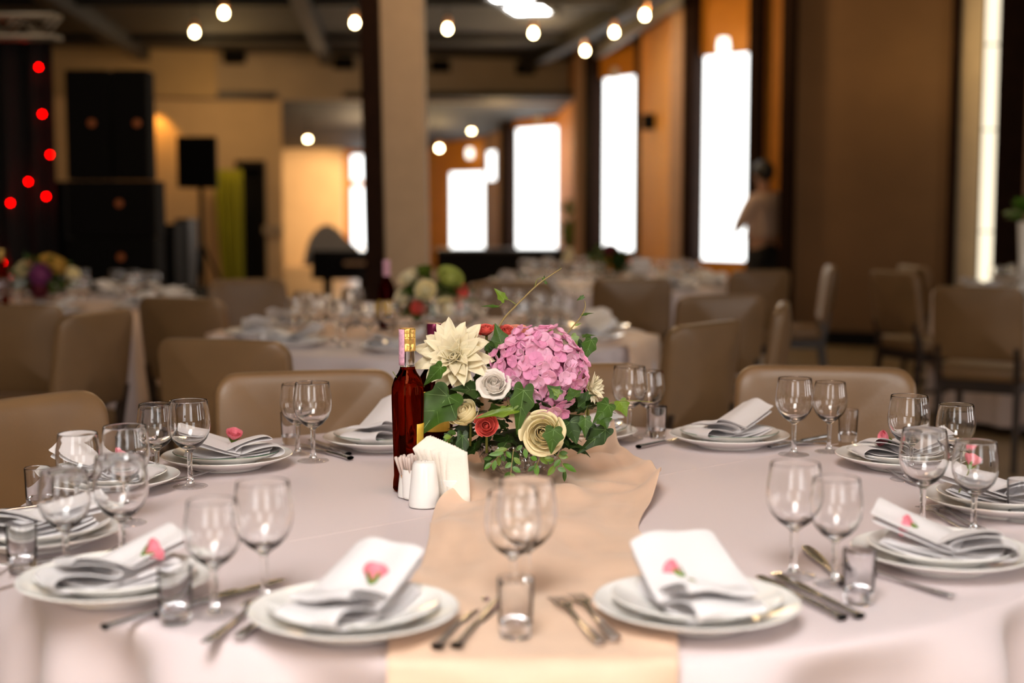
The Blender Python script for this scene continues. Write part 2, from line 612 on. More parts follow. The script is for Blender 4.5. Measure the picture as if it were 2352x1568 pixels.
ORZ = CZ
panel('wall_bay_1', (1786, 14.3), (1735, 14.4), 0, ORZ, M['orange'])
panel('trim_5', (1738, 14.15), (1711, 14.2), 0, ORZ, M['post_wood'], 0.2)
panel('wall_bay_2', (1714, 14.4), (1588, 14.9), 0, ORZ, M['orange'], holes=((0.015, 0.985, 0.70, 2.80),))
window((1712, 14.4), (1590, 14.9), 0.70, 2.80, M['win'], (), 0.006)
panel('trim_6', (1590, 14.75), (1564, 14.85), 0, ORZ, M['post_wood'], 0.2)
panel('trim_7', (1563, 14.95), (1535, 15.05), 0, ORZ, M['pink_post'], 0.2)
panel('wall_bay_3', (1536, 15.2), (1466, 17.6), 0, ORZ, M['orange'])
panel('trim_8', (1469, 17.5), (1454, 17.7), 0, ORZ, M['post_wood'], 0.2)
panel('wall_bay_4', (1458, 18.6), (1355, 19.4), 0, ORZ, M['orange'], holes=((0.03, 0.97, 0.66, 2.95),))
window((1455, 18.6), (1358, 19.4), 0.66, 2.95, M['win'], (), 0.006)
panel('trim_9', (1359, 19.2), (1339, 19.5), 0, ORZ, M['post_wood'], 0.2)
panel('trim_10', (1340, 19.7), (1317, 19.9), 0, ORZ, M['pink_post'], 0.2)
panel('wall_bay_5', (1330, 20.2), (1279, 22.8), 0, ORZ, M['orange'])
panel('wall_bay_6', (1284, 22.9), (1166, 24.0), 0, 2.8, M['orange'], holes=((0.025, 0.985, 0.50, 2.53),))
window((1281, 22.9), (1168, 24.0), 0.50, 2.53, M['win'], (), 0.006)
panel('trim_11', (1169, 23.8), (1148, 24.0), 0, 2.7, M['post_wood'], 0.2)
panel('wall_bay_7', (1150, 25.6), (1112, 26.8), 0, 2.7, M['brown'], holes=((0.30, 0.96, 1.72, 2.26),))
window((1139, 25.95), (1114, 26.75), 1.72, 2.26, M['win'], (), 0.006)
panel('wall_bay_8', (1118, 27.0), (996, 28.4), 0, 2.6, M['orange'], holes=((0.02, 0.72, 0.42, 1.90),))
window((1116, 27.0), (1030, 28.0), 0.42, 1.90, M['win'], (), 0.006)
panel('wall_back', (1010, 29.6), (785, 29.9), 0, 2.6, M['orange'], holes=((0.662, 0.905, 0.42, 1.65), (0.662, 0.905, 1.78, 2.30)))
window((861, 29.7), (807, 29.85), 0.42, 1.65, M['win'], (), 0.006)
window((861, 29.7), (807, 29.85), 1.78, 2.30, M['win'], (), 0.006)
panel('wall_back_left', (790, 29.4), (560, 29.6), 0, 2.6, M['peach'])
# header above the annex opening and the wall left of it
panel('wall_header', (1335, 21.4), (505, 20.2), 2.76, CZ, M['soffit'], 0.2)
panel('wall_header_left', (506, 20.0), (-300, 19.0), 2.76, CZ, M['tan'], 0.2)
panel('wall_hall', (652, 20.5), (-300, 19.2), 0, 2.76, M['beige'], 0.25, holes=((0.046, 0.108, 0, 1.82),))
panel('trim_12', (652, 20.42), (606, 20.34), 0.86, 0.98, M['soffit'], 0.05)
panel('door_1', (609, 20.60), (550, 20.54), 0, 1.83, M['black'], 0.06)
panel('trim_13', (613, 20.36), (603, 20.35), 0, 1.88, M['black'], 0.12)
panel('trim_14', (613, 20.36), (545, 20.28), 1.80, 1.90, M['black'], 0.12)
panel('trim_15', (640, 20.30), (360, 19.95), 2.74, 2.84, M['dark_wood'], 0.1)

# column in the hall with its dark steel post
def col_box(name, pxa, pxb, Y, m, dep):
    xa, xb = wx(pxa, Y), wx(pxb, Y)
    a, b = (xa + xb) / 2, xb - xa
    return struct(MB().box((a, Y + dep / 2, CZ / 2), (b, dep, CZ)).build(name, m, smooth=False, bevel=0.012))


c1 = col_box('column', 893, 993, 9.0, M['column'], 0.28)
c2 = col_box('column_post', 850, 892, 8.86, M['post_wood'], 0.30)
for c in (c1, c2):
    c.rotation_euler = (0, math.radians(-0.8), 0)
    c.location.x -= 0.014 * 1.2

# skylights (one in view, the others over the near part of the hall)
def skylight(n, x, y, w, l, rz=0.0, m='sky'):
    o = struct(MB().box((0, 0, 0), (w, l, 0.02)).build('window_sky_%d' % n, M[m], loc=(x, y, CZ - 0.02), rz=rz, smooth=False))
    f = MB()
    for s in (-1, 1):
        f.box((s * (w / 2 + 0.03), 0, -0.01), (0.06, l + 0.12, 0.06))
        f.box((0, s * (l / 2 + 0.03), -0.01), (w, 0.06, 0.06))
    f.build('window_frame', M['beam'], o, smooth=False)


skylight(1, 0.10, 15.2, 0.42, 1.5, math.radians(-12))
skylight(2, -0.35, -0.55, 1.3, 2.2, math.radians(-12))
skylight(3, -2.2, 8.2, 0.7, 1.8, math.radians(-12), 'sky_far')
skylight(4, 1.9, 6.6, 0.7, 1.6, math.radians(-12), 'sky_far')
# tall windows on the near right side, outside the frame
for i, y in enumerate((-0.4, 1.6, 3.6)):
    WN[0] += 1
    o = struct(MB().box((6.0, y, 1.75), (0.02, 1.0, 2.1)).build('window_%d' % WN[0], M['win_side'], smooth=False))
for i, x in enumerate((-1.5, 1.3)):
    WN[0] += 1
    struct(MB().box((x, -1.51, 1.75), (1.1, 0.02, 1.9)).build('window_%d' % WN[0], M['win_side'], smooth=False))


def lamp(name, kind, loc, energy, col, size=0.1, target=None, angle=None):
    l = bpy.data.lights.new(name, kind)
    l.energy = energy
    l.color = col
    if kind == 'AREA':
        l.size = size
    else:
        l.shadow_soft_size = size
    if angle:
        l.spot_size = math.radians(angle)
        l.spot_blend = 0.6
    o = bpy.data.objects.new(name, l)
    COL.objects.link(o)
    o.location = loc
    if target:
        o.rotation_euler = (Vector(target) - Vector(loc)).to_track_quat('-Z', 'Y').to_euler()
    return o


# unseen lamps added as warm fill for the walls, column, annex and tables
lamp('added_wall_fill', 'SPOT', (-3.0, 27.2, 2.0), 430, (1, 0.72, 0.42), 0.1, (-4.1, 29.4, 0.9), 80)
lamp('added_warm_fill', 'POINT', (-2.6, 24.5, 1.9), 60, (1, 0.70, 0.40), 0.15)
lamp('added_wall_fill', 'POINT', (-3.7, 18.9, 2.45), 26, (1, 0.62, 0.25), 0.1)
lamp('added_wall_fill', 'POINT', (-3.9, 18.6, 3.0), 4, (1, 0.72, 0.36), 0.1)
lamp('added_wall_fill', 'POINT', (1.45, 12.9, 3.0), 40, (1, 0.66, 0.30), 0.1)
lamp('added_wall_fill', 'POINT', (0.75, 14.6, 2.95), 22, (1, 0.66, 0.30), 0.1)
lamp('added_wall_fill', 'POINT', (0.35, 17.4, 2.9), 26, (1, 0.66, 0.30), 0.1)
lamp('added_wall_fill', 'POINT', (-0.2, 21.9, 2.2), 34, (1, 0.66, 0.30), 0.1)
lamp('added_wall_fill', 'POINT', (-1.3, 25.2, 2.0), 34, (1, 0.66, 0.30), 0.1)
lamp('added_wall_fill', 'POINT', (3.3, 11.9, 2.6), 8, (1, 0.66, 0.25), 0.1)
lamp('added_warm_fill', 'SPOT', (0.2, 2.5, 3.25), 54, (1, 0.62, 0.44), 0.3, (0.0, 2.9, 0.8), 66)  # warm fill added above the nearest table and flowers, out of view
lamp('added_wall_fill', 'POINT', (-0.45, 7.6, 3.0), 30, (1, 0.66, 0.36), 0.1)
lamp('added_warm_fill', 'SPOT', (-0.2, 7.0, 3.3), 60, (1, 0.66, 0.38), 0.15, (-0.3, 5.6, 0.75), 75)
lamp('added_warm_fill', 'SPOT', (0.7, 10.4, 3.3), 75, (1, 0.70, 0.40), 0.15, (0.65, 9.2, 0.75), 75)
lamp('added_warm_fill', 'SPOT', (-2.5, 8.8, 3.3), 35, (1, 0.66, 0.36), 0.15, (-2.45, 7.4, 0.75), 75)
lamp('added_warm_fill', 'SPOT', (3.4, 9.4, 3.3), 35, (1, 0.70, 0.42), 0.15, (3.4, 8.2, 0.75), 75)
# ------------------------------------------------------------------ tables and linen
def cloth_mesh(R, seed, nth=192, hem=0.06, amp=1.0):
    mb = MB()
    rows = [(R * k / 7, 0.0) for k in range(8)]
    rows[0] = (0.002, 0.0)
    rows[-1] = (R - 0.012, 0.0)
    rows += [(R - 0.003, -0.004), (R + 0.004, -0.013)]
    H = 0.75 - hem
    rows += [(R + 0.007 + 0.02 * t, -0.013 - (H - 0.013) * t) for t in (0.03, 0.07, 0.12, 0.2, 0.3, 0.42, 0.55, 0.7, 0.85, 1.0)]
    ph = [random.Random(seed + i).uniform(0, 6.28) for i in range(6)]

    def fn(u, v):
        i = min(int(round(v * (len(rows) - 1))), len(rows) - 1)
        r, z = rows[i]
        a = 2 * PI * u
        drop = max(0.0, -z - 0.008)
        g = min(1, drop / 0.06)
        w = (math.sin(19 * a + ph[0] + 0.8 * math.sin(3 * a + ph[1])) * 0.55 + math.sin(31 * a + ph[2]) * 0.3
             + math.sin(11 * a + ph[3]) * 0.5 + noise.noise((math.cos(a) * 5, math.sin(a) * 5, seed)) * 0.5)
        w = math.copysign(abs(w) ** 0.75, w)
        rr = r + amp * g * (0.020 + 0.030 * min(1, drop / 0.6)) * w
        return (rr * math.cos(a), rr * math.sin(a), 0.75 + z)
    mb.grid(fn, nth, len(rows), wrap=True)
    return mb


def make_table(x, y, R, label):
    t = thing('banquet_table', label, 'table', (x, y, 0))
    MB().lathe([(0, 0.715), (R - 0.03, 0.715), (R - 0.03, 0.742), (0, 0.742)], 64).build('tabletop', M['dark_wood'], t, bevel=0.004)
    MB().lathe([(0, 0.0), (0.30, 0.0), (0.30, 0.03), (0.06, 0.06), (0.05, 0.70), (0.12, 0.714), (0, 0.714)], 24).build('pedestal', M['dark_wood'], t)
    return t


TC = Vector((0.03, 2.5, 0))
TR = 0.902
make_table(0.03, 2.5, TR, 'round banquet table under the nearest white cloth')
tcl = tag(cloth_mesh(TR, 3, 288, 0.05, 1.5).build('tablecloth', M['cloth'], loc=TC, sub=1),
          'large white tablecloth on the nearest round table, an ironed crease across it', 'tablecloth')
p0, p1 = at(440, 1283, 0.75), at(1925, 1019, 0.75)
dr = (p1 - p0).normalized()
sd = Vector((-dr.y, dr.x, 0)) * 0.0016
q = [p0 - TC - Vector((0, 0, .0005)), p1 - TC - Vector((0, 0, .0005))]
up = Vector((0, 0, 0.0015))
mb = MB()
NS = 24
vs = []
for i in range(NS + 1):
    c = q[0].lerp(q[1], i / NS) + Vector((0, 0, 0.0))
    vs += [c - sd, c + up, c + sd]
fs = []
for i in range(NS):
    a = i * 3
    fs += [(a, a + 3, a + 4, a + 1), (a + 1, a + 4, a + 5, a + 2)]
mb.add(vs, fs)
mb.build('ironed_crease', M['crease'], tcl)['label'] = 'raised ironed crease line'

# peach runner on the nearest table
left = [(888, 1523), (893, 1470), (915, 1400), (955, 1330), (984, 1258), (990, 1205), (1008, 1170), (1056, 1148), (1068, 1108), (1076, 1068), (1092, 1042), (1130, 1018), (1180, 1000)]
right = [(1560, 1523), (1556, 1470), (1548, 1400), (1538, 1320), (1504, 1254), (1466, 1213), (1512, 1152), (1516, 1122), (1478, 1090), (1424, 1066), (1412, 1020), (1404, 1000), (1370, 986)]
Lp = cat_rom([at(*p, 0.75) for p in left], 5)
Rp = cat_rom([at(*p, 0.75) for p in right], 5)
NR = len(Lp)
NU = 60
drops = [0.60, 0.45, 0.30, 0.18, 0.10, 0.05, 0.02]


def runner_pt(u, v):
    k = int(round(v * (NR + len(drops) - 1)))
    if k < len(drops):
        a, b = Lp[0], Rp[0]
        p = a.lerp(b, u)
        e = Vector((p.x - TC.x, p.y - TC.y, 0))
        e.normalize()
        dz = drops[k]
        rr = TR + 0.010 + min(0.05, dz * 0.35) + 0.012 * min(1, dz / 0.1) * math.sin(u * 16 + 1)
        return Vector((TC.x + e.x * rr, TC.y + e.y * rr, 0.753 - dz))
    j = k - len(drops)
    p = Lp[j].lerp(Rp[j], u)
    rad = math.hypot(p.x - TC.x, p.y - TC.y)
    t = j / (NR - 1)
    w = noise.fractal((p.x * 7 + 3, p.y * 5, 1.7), 1.0, 2.0, 3)
    w2 = noise.noise((p.x * 16 + 5 * p.y, p.y * 5 - 3 * p.x, 7.7))
    h = 0.003 + 0.030 * max(0, 0.22 + w) * min(1, t * 3) + 0.008 * max(0, w2)
    edge = min(u, 1 - u)
    if t > 0.42:
        h += 0.022 * math.exp(-(edge / 0.06) ** 2) * min(1, (t - 0.42) * 8)
        fan = math.sin(24 * math.atan2(p.y - 2.70, p.x - 0.01 + 1e-6) * 0.5 + 2)
        h += 0.014 * max(0, fan) * min(1, (t - 0.42) * 5)
    if rad > TR - 0.03:
        h = 0.003
    return Vector((p.x, p.y, 0.7508 + h))


tag(MB().grid(runner_pt, NU, NR + len(drops)).build('table_runner', M['chiffon'], thick=0.0012, sub=1),
    'peach chiffon runner rumpled under the flower bowl on the nearest table', 'table runner')


# ------------------------------------------------------------------ chairs
def rounded(w, h, r, n=5):
    pts = []
    for cx, cy, a0 in ((w / 2 - r, h - r, 0), (-w / 2 + r, h - r, 90), (-w / 2 + r * .4, r * .4, 180), (w / 2 - r * .4, r * .4, 270)):
        rr = r if a0 < 180 else r * .4
        for k in range(n + 1):
            a = math.radians(a0 + 90 * k / n)
            pts.append((cx + rr * math.cos(a), cy + rr * math.sin(a)))
    return pts


def make_chair(label):
    """origin on the floor under the middle of the backrest; the chair faces -y"""
    t = thing('dining_chair', label, 'chair', group='leather dining chairs')
    W, H, T = 0.43, 0.36, 0.055
    pts = rounded(W, H, 0.055)
    n = len(pts)
    vs, fs = [], []
    lay = [(-T / 2, 0.90), (-T / 2 + 0.006, 0.97), (-T / 4, 1.0), (T / 4, 1.0), (T / 2 - 0.006, 0.97), (T / 2, 0.90)]
    for y, k in lay:
        for x, z in pts:
            zz = H / 2 + (z - H / 2) * (1 - (1 - k) * W / H)
            bow = -0.030 * (1 - (x / (W / 2)) ** 2) * -1
            vs.append((x * k, y + bow + 0.05 * (zz / H), 0.53 + zz))
    for j in range(len(lay) - 1):
        for i in range(n):
            i2 = (i + 1) % n
            fs.append((j * n + i, j * n + i2, (j + 1) * n + i2, (j + 1) * n + i))
    # faces: pull the centre out a little
    for j, yy in ((0, -1), (len(lay) - 1, 1)):
        c = len(vs)
        mid = sum((Vector(vs[j * n + i]) for i in range(n)), Vector()) / n
        ring = []
        for i in range(n):
            p = Vector(vs[j * n + i]).lerp(mid, 0.45)
            x = p.x
            p.y = (-T / 2 if yy < 0 else T / 2) + 0.030 * (1 - (x / (W / 2)) ** 2) + 0.05 * ((p.z - 0.53) / H) + yy * 0.006
            ring.append(len(vs))
            vs.append(tuple(p))
        mid.y = (-T / 2 if yy < 0 else T / 2) + 0.030 + 0.025 + yy * 0.008
        ci = len(vs)
        vs.append(tuple(mid))
        for i in range(n):
            i2 = (i + 1) % n
            fs.append((j * n + i, j * n + i2, ring[i2], ring[i]))
            fs.append((ring[i], ring[i2], ci))
    MB().add(vs, fs).build('backrest', M['leather'], t, sub=1)
    sp = rounded(0.44, 0.44, 0.05)
    s = MB()
    v2, f2 = [], []
    for k, z in ((0.94, 0.0), (1.0, 0.012), (1.0, 0.05), (0.95, 0.068), (0.5, 0.078)):
        for x, y in sp:
            v2.append((x * k, (y - 0.22) * k - 0.22, 0.43 + z))
    n = len(sp)
    for j in range(4):
        for i in range(n):
            i2 = (i + 1) % n
            f2.append((j * n + i, j * n + i2, (j + 1) * n + i2, (j + 1) * n + i))
    f2.append(tuple(range(n - 1, -1, -1)))
    f2.append(tuple(4 * n + i for i in range(n)))
    s.add(v2, f2).build('seat', M['leather'], t)
    fr = MB()
    fr.box((0, -0.41, 0.40), (0.36, 0.022, 0.06)).box((0, -0.03, 0.40), (0.36, 0.022, 0.06))
    for sx in (-1, 1):
        fr.box((sx * 0.185, -0.22, 0.40), (0.022, 0.38, 0.06))
        fr.box((sx * 0.185, -0.22, 0.20), (0.018, 0.38, 0.025))
    fr.build('seat_frame', M['dark_wood'], t, smooth=False)
    for sx in (-1, 1):
        MB().tube([(sx * 0.19, -0.41, 0.43), (sx * 0.195, -0.42, 0.0)], [0.022, 0.016], 4).build('leg', M['dark_wood'], t, smooth=False)
        MB().tube([(sx * 0.185, 0.035, 0.60), (sx * 0.185, -0.005, 0.42), (sx * 0.19, 0.05, 0.0)], [0.018, 0.023, 0.017], 4).build('leg', M['dark_wood'], t, smooth=False)
    return t


CH = []


def chair(x, y, rz, label):
    """rz: 0 = faces the camera"""
    if not CH:
        CH.append(make_chair(label))
        CH[0].location = (x, y, 0)
        CH[0].rotation_euler = (0, 0, rz)
        return CH[0]
    return dup(CH[0], label, None, (x, y, 0), rz)


def chair_top(pl, pr, label, back=0.0):
    """from the pixels of the two top corners of a backrest that faces us"""
    a, b = at(*pl, 0.885), at(*pr, 0.885)
    c = (a + b) / 2
    return chair(c.x, c.y - 0.04, math.atan2(b.y - a.y, b.x - a.x), label)


def chair_px(px, Y, deg, label):
    return chair(wx(px, Y), Y, math.radians(deg), label)


a, b = at(300, 893, 0.885), at(0, 934, 0.885)
dv = (a - b).normalized()
c = a - dv * 0.215
chair(c.x - 0.02, c.y - 0.03, math.atan2(dv.y, dv.x), 'taupe leather chair at the nearest table, largest backrest at the left edge')
chair_top((527, 862), (898, 852), 'taupe leather chair behind the pair of glasses left of the liquor bottle')
chair_top((1118, 846), (1492, 838), 'taupe leather chair half hidden behind the nearest flower bowl')
chair_top((1692, 842), (2088, 850), 'taupe leather chair behind the two glasses at the right of the flowers')
chair_px(528, 4.15, 162, 'taupe leather chair with its back to us left of the liquor bottle')
chair_px(1592, 4.72, 230, 'taupe leather chair with its back to us right of the hydrangea')
chair_px(1765, 5.6, 258, 'taupe leather chair seen from the side behind the right far chair')
chair_px(1645, 6.2, 200, 'dark chair back between the second table and the table by the windows')
chair_px(1735, 8.5, 205, 'chair with pale lit edge beside the brown partition post')
chair_px(1450, 7.6, 180, 'dark chair back in front of the table below the tall windows')
chair_px(1178, 7.15, 8, 'dark chair just above the long ivy shoot')
chair_px(432, 6.0, 158, 'taupe leather chair back between the left table and the second table')
chair_px(192, 5.2, 250, 'taupe leather chair turned sideways beside the left table')
chair_px(34, 5.6, 176, 'dark leather chair back at the left edge before the left table')
chair_px(1888, 9.1, 262, 'chair seen from the side alone before the brown partition')
chair_px(2070, 8.3, 112, 'chair seen from the side left of the far right table')
chair_px(2116, 9.1, 98, 'chair with pale lit edge behind the chair seen from the side at right')
chair_px(2254, 6.8, 148, 'chair with dark legs in front of the far right table')
chair_px(574, 7.4, 30, 'dark chair behind the left row of blurred glasses on the second table')


# ------------------------------------------------------------------ tableware prototypes
Wp = 0.0


def bowl_prof(s):
    out = [(0.0, .066), (.0052, .066), (.0075, .0685), (.0125, .0725), (.0225, .0795), (.0325, .0915), (.0383, .1055), (.0398, .1185), (.0386, .1350), (.0362, .1500), (.0350, .1620)]
    inn = [(.0345, .1630), (.0338, .1622), (.0350, .1500), (.0374, .1350), (.0386, .1185), (.0371, .1065), (.0313, .0930), (.0205, .0822), (.0105, .0775), (0, .0765)]
    return [(r * s, z * s) for r, z in out + inn]


def make_glass(s, label, group):
    t = thing('wine_glass', label, 'wine glass', group=group)
    MB().lathe(bowl_prof(s), 40).build('bowl', M['glass'], t)
    st = [(0, .0075), (.0085, .0078), (.0058, .013), (.0047, .025), (.0045, .040), (.0050, .055), (.0053, .0655), (0, .0657)]
    MB().lathe([(r * s, z * s) for r, z in st], 28).build('stem', M['glass'], t)
    ft = [(0, .0005), (.031, .0005), (.0325, .0015), (.031, .0028), (.018, .0050), (.0088, .0074), (0, .0072)]
    MB().lathe([(r * s, z * s) for r, z in ft], 40).build('foot', M['foot'], t)
    return t


PLB = [(0, .004), (.062, .004), (.066, .0), (.070, .0), (.073, .005), (.092, .010), (.115, .0185), (.1285, .0245), (.1305, .0262), (.1290, .0275), (.115, .0225), (.092, .0145), (.076, .0095), (0, .0090)]


def plate_mesh(k, line):
    pr = [(r * k, z * (0.6 + 0.4 * k)) for r, z in PLB]
    return MB().lathe(pr, 72, mis={8: 1} if line else None)


plate_big = plate_mesh(1.0, False).build('dinner_plate', [M['china'], M['green_line']])
plate_plain = plate_mesh(0.82, False).build('side_plate', [M['china'], M['green_line']])
plate_small = plate_mesh(0.82, True).build('side_plate', [M['china'], M['green_line']])


def shot_mesh():
    return MB().lathe([(0, 0), (.0185, 0), (.0195, .002), (.0205, .022), (.0222, .070), (.0218, .0712), (.0212, .0706), (.0196, .022), (.017, .0165), (0, .0150)], 36)


shot_proto = shot_mesh().build('shot_glass', M['shot_base'])


# napkin: a folded roll of linen at one end (-x), a raised flap at the other (+x)
def napkin_mesh(seed, flap_h=0.05, flap_w=1.0, roll=0.9, mir=1):
    rnd = random.Random(seed)
    mb = MB()
    ph = rnd.uniform(0, 6)

    # flat folded base, three layers
    for L in range(3):
        o = L * 0.0035

        def base(u, v, L=L, o=o):
            x = -0.082 + 0.165 * u - 0.004 * L
            y = (-0.052 + 0.104 * v) * (1 - 0.12 * L * 0.5)
            z = 0.003 + o + 0.0035 * math.sin(u * 5 + ph + L) + 0.012 * (2 * abs(u - 0.5)) ** 2.6
            return (x, y, z)
        mb.grid(base, 16, 10)
    # loops at the roll end : S curve in x-z swept along y
    path = cat_rom([(-0.010, 0, .010), (-0.055, 0, .010), (-0.094, 0, .015), (-0.103, 0, .029), (-0.086, 0, .041), (-0.050, 0, .034), (-0.020, 0, .022),
                    (-0.008, 0, .028), (-0.020, 0, .042), (-0.052, 0, .054), (-0.080, 0, .058), (-0.066, 0, .067), (-0.030, 0, .055), (0.015, 0, .030)], 4)

    def loops(u, v):
        k = u * (len(path) - 1)
        i = min(int(k), len(path) - 2)
        p = path[i].lerp(path[i + 1], k - i)
        y = -0.058 + 0.108 * v
        lift = 0.75 + 0.25 * math.cos(v * 2.4 + 0.3)
        sk = 0.022 * (v - 0.5)
        return (p.x + sk, y, 0.006 + (p.z - 0.006) * roll * lift + 0.002 * math.sin(v * 7 + ph))
    mb.grid(loops, len(path), 10)
    # flap rising at the other end
    w = 0.060 * flap_w

    def flap(u, v):
        x = -0.030 + 0.128 * u
        hw = w * (1.0 - 0.10 * u)
        y = (v - 0.5) * 2 * hw + 0.012 * u
        z = 0.020 + flap_h * (u ** 1.6) + 0.006 * math.sin(PI * u) - 0.010 * u * (2 * v - 1) ** 2 + 0.003 * math.sin(v * 9 + ph)
        return (x, y, z)
    mb.grid(flap, 16, 12)

    def flap2(u, v):
        p = flap(u * 0.97, v * 0.96 + 0.02)
        return (p[0] + 0.002, p[1], p[2] - 0.005 - 0.006 * u)
    mb.grid(flap2, 12, 10)
    mb.v = [(x, y * mir, z) for x, y, z in mb.v]
    return mb


# ------------------------------------------------------------------ settings on the nearest table
LOC = {
    1: 'at the front setting just left of the peach runner', 2: 'at the front setting just right of the peach runner',
    3: 'at the near left setting where the rosebud keeps its stem', 4: 'at the setting cut off by the left edge',
    5: 'at the left setting before the largest chair back', 6: 'at the setting left of the liquor bottle, rosebud on it',
    7: 'at the far setting touching the liquor bottle', 8: 'at the far setting half hidden by the flower bowl',
    9: 'at the far setting before the right far chair', 10: 'at the right setting with napkin loops facing left',
    11: 'at the setting cut off by the right edge', 12: 'at the near right setting, three rims stacked'}
# plate centre (px), napkin axis roll -> flap (px), flap height, flap width, rosebud px or None
PL = {
    1: ((813, 1402), (690, 1405), (925, 1312), .052, 1.0, (855, 1352)),
    2: ((1600, 1385), (1712, 1395), (1535, 1300), .056, 1.15, (1568, 1340)),
    3: ((267, 1325), (140, 1330), (440, 1275), .040, .80, (330, 1288)),
    4: ((89, 1215), (-60, 1215), (230, 1185), .030, 1.0, None),
    5: ((248, 1095), (385, 1090), (100, 1075), .050, 1.0, (262, 1083)),
    6: ((522, 1045), (625, 1030), (440, 1035), .050, 1.0, (535, 1024)),
    7: ((880, 1003), (800, 1010), (900, 985), .065, 1.05, None),
    8: ((1330, 988), (1250, 990), (1410, 980), .020, .8, None),
    9: ((1675, 998), (1590, 1003), (1740, 985), .055, .9, None),
    10: ((2070, 1045), (1960, 1050), (2160, 1040), .035, 1.0, (2045, 1033)),
    11: ((2299, 1143), (2390, 1150), (2200, 1130), .035, 1.1, (2226, 1076)),
    12: ((2165, 1262), (2330, 1268), (2010, 1235), .048, 1.0, (2107, 1217))}
first = dict(big=True, small=True, plain=True)
bud_jobs = []
for k, (pc, pa, pb, fh, fw, bud) in PL.items():
    P = at(pc[0], pc[1], 0.775)
    zt = 0.7512 if k not in (1, 2) else 0.7535
    base = Vector((P.x, P.y, zt))
    for nm, proto, dz, cat in (('big', plate_big, 0.0, 'dinner plate'), ('small', plate_small, 0.0098, 'side plate')):
        lab = ('large lower plate ' if nm == 'big' else 'smaller upper plate ') + LOC[k]
        if nm == 'small' and k not in (6, 7, 8, 9):
            nm, proto = 'plain', plate_plain
        if first[nm]:
            o = proto
            first[nm] = False
        else:
            o = proto.copy()
            COL.objects.link(o)
        o.location = base + Vector((0, 0, dz))
        o.rotation_euler = (0, 0, random.uniform(0, 6))
        tag(o, lab, 'plate', cat + 's on the nearest table')
    A, B = at(pa[0], pa[1], 0.775), at(pb[0], pb[1], 0.775)
    ang = math.atan2(B.y - A.y, B.x - A.x)
    mbn = napkin_mesh(k, fh, fw, 0.78, 1 if math.cos(ang) > 0 else -1)
    zs = base.z + 0.0098 + 0.0085
    n = mbn.build('linen_napkin', M['napkin'], thick=0.0016, sub=1, loc=(base.x, base.y, zs), rz=ang, fix=False)
    tag(n, 'folded napkin ' + LOC[k], 'napkin', 'linen napkins on the nearest table')
    if bud:
        bud_jobs.append((k, bud, base, ang, fh, zs))


# small rosebuds lying on the napkins
def make_bud():
    t = thing('rosebud', '', 'flower')
    p = MB()
    for L, (n, r, h, a) in enumerate(((3, .006, .020, 0), (4, .0095, .021, .5), (5, .0125, .019, .2))):
        for i in range(n):
            a0 = 2 * PI * i / n + a

            def pet(u, v, a0=a0, r=r, h=h, n=n):
                th = a0 + (u - 0.5) * 2 * PI / n * 1.5
                rr = r * (0.25 + 0.9 * math.sin(min(1, v * 1.1) * PI / 2) + 0.20 * v ** 4)
                return (rr * math.cos(th), rr * math.sin(th), h * v * (1 - 0.25 * (2 * u - 1) ** 2 * v) + 0.004)
            p.grid(pet, 6, 6)
    p.build('petals', M['rosebud'], t, fix=False)
    c = MB()
    for i in range(5):
        a0 = 2 * PI * i / 5

        def sep(u, v, a0=a0):
            w = 0.55 * (1 - v) ** 0.7
            th = a0 + (u - 0.5) * 2 * w
            rr = 0.0035 + 0.0105 * v
            return (rr * math.cos(th), rr * math.sin(th), -0.003 + 0.015 * v)
        c.grid(sep, 5, 5)
    c.ball((0, 0, 0.001), 0.0048, 10, 6)
    c.build('calyx', M['ivy_light'], t, fix=False)
    MB().tube([(0, 0, 0), (0.002, 0.0, -0.015), (0.0, 0.004, -0.045)], 0.0012, 6).build('stem', M['stem'], t)
    return t


bud0 = make_bud()
bud_txt = {1: 'in front, left of the peach runner', 2: 'in front, right of the peach runner', 3: 'with a long stem at the near left setting',
           5: 'seen through the wine glasses at the left', 6: 'before the chair back left of the bottle', 10: 'beside the napkin loops at the right setting',
           11: 'seen through a glass at the right edge', 12: 'on the near right napkin with a green calyx'}
dirs = {1: (.15, .75, .50), 2: (-.75, .55, .2), 3: (.72, .45, .35), 5: (.5, .2, .6), 6: (.2, -.3, .8), 10: (-.85, -.1, .3), 11: (.3, .2, .7), 12: (-.8, .35, .25)}
for i, (k, bud, base, ang, fh, zs) in enumerate(bud_jobs):
    P = atd(bud[0], bud[1], base.y + (0.01 if k in (1, 2) else 0.0))
    o = bud0 if i == 0 else dup(bud0)
    P.z = max(P.z, zs + 0.034)
    o.location = P
    o.rotation_euler = zto(dirs[k], k).to_euler()
    tag(o, 'pink rosebud on a napkin ' + bud_txt[k], 'rosebud', 'rosebuds on the napkins')

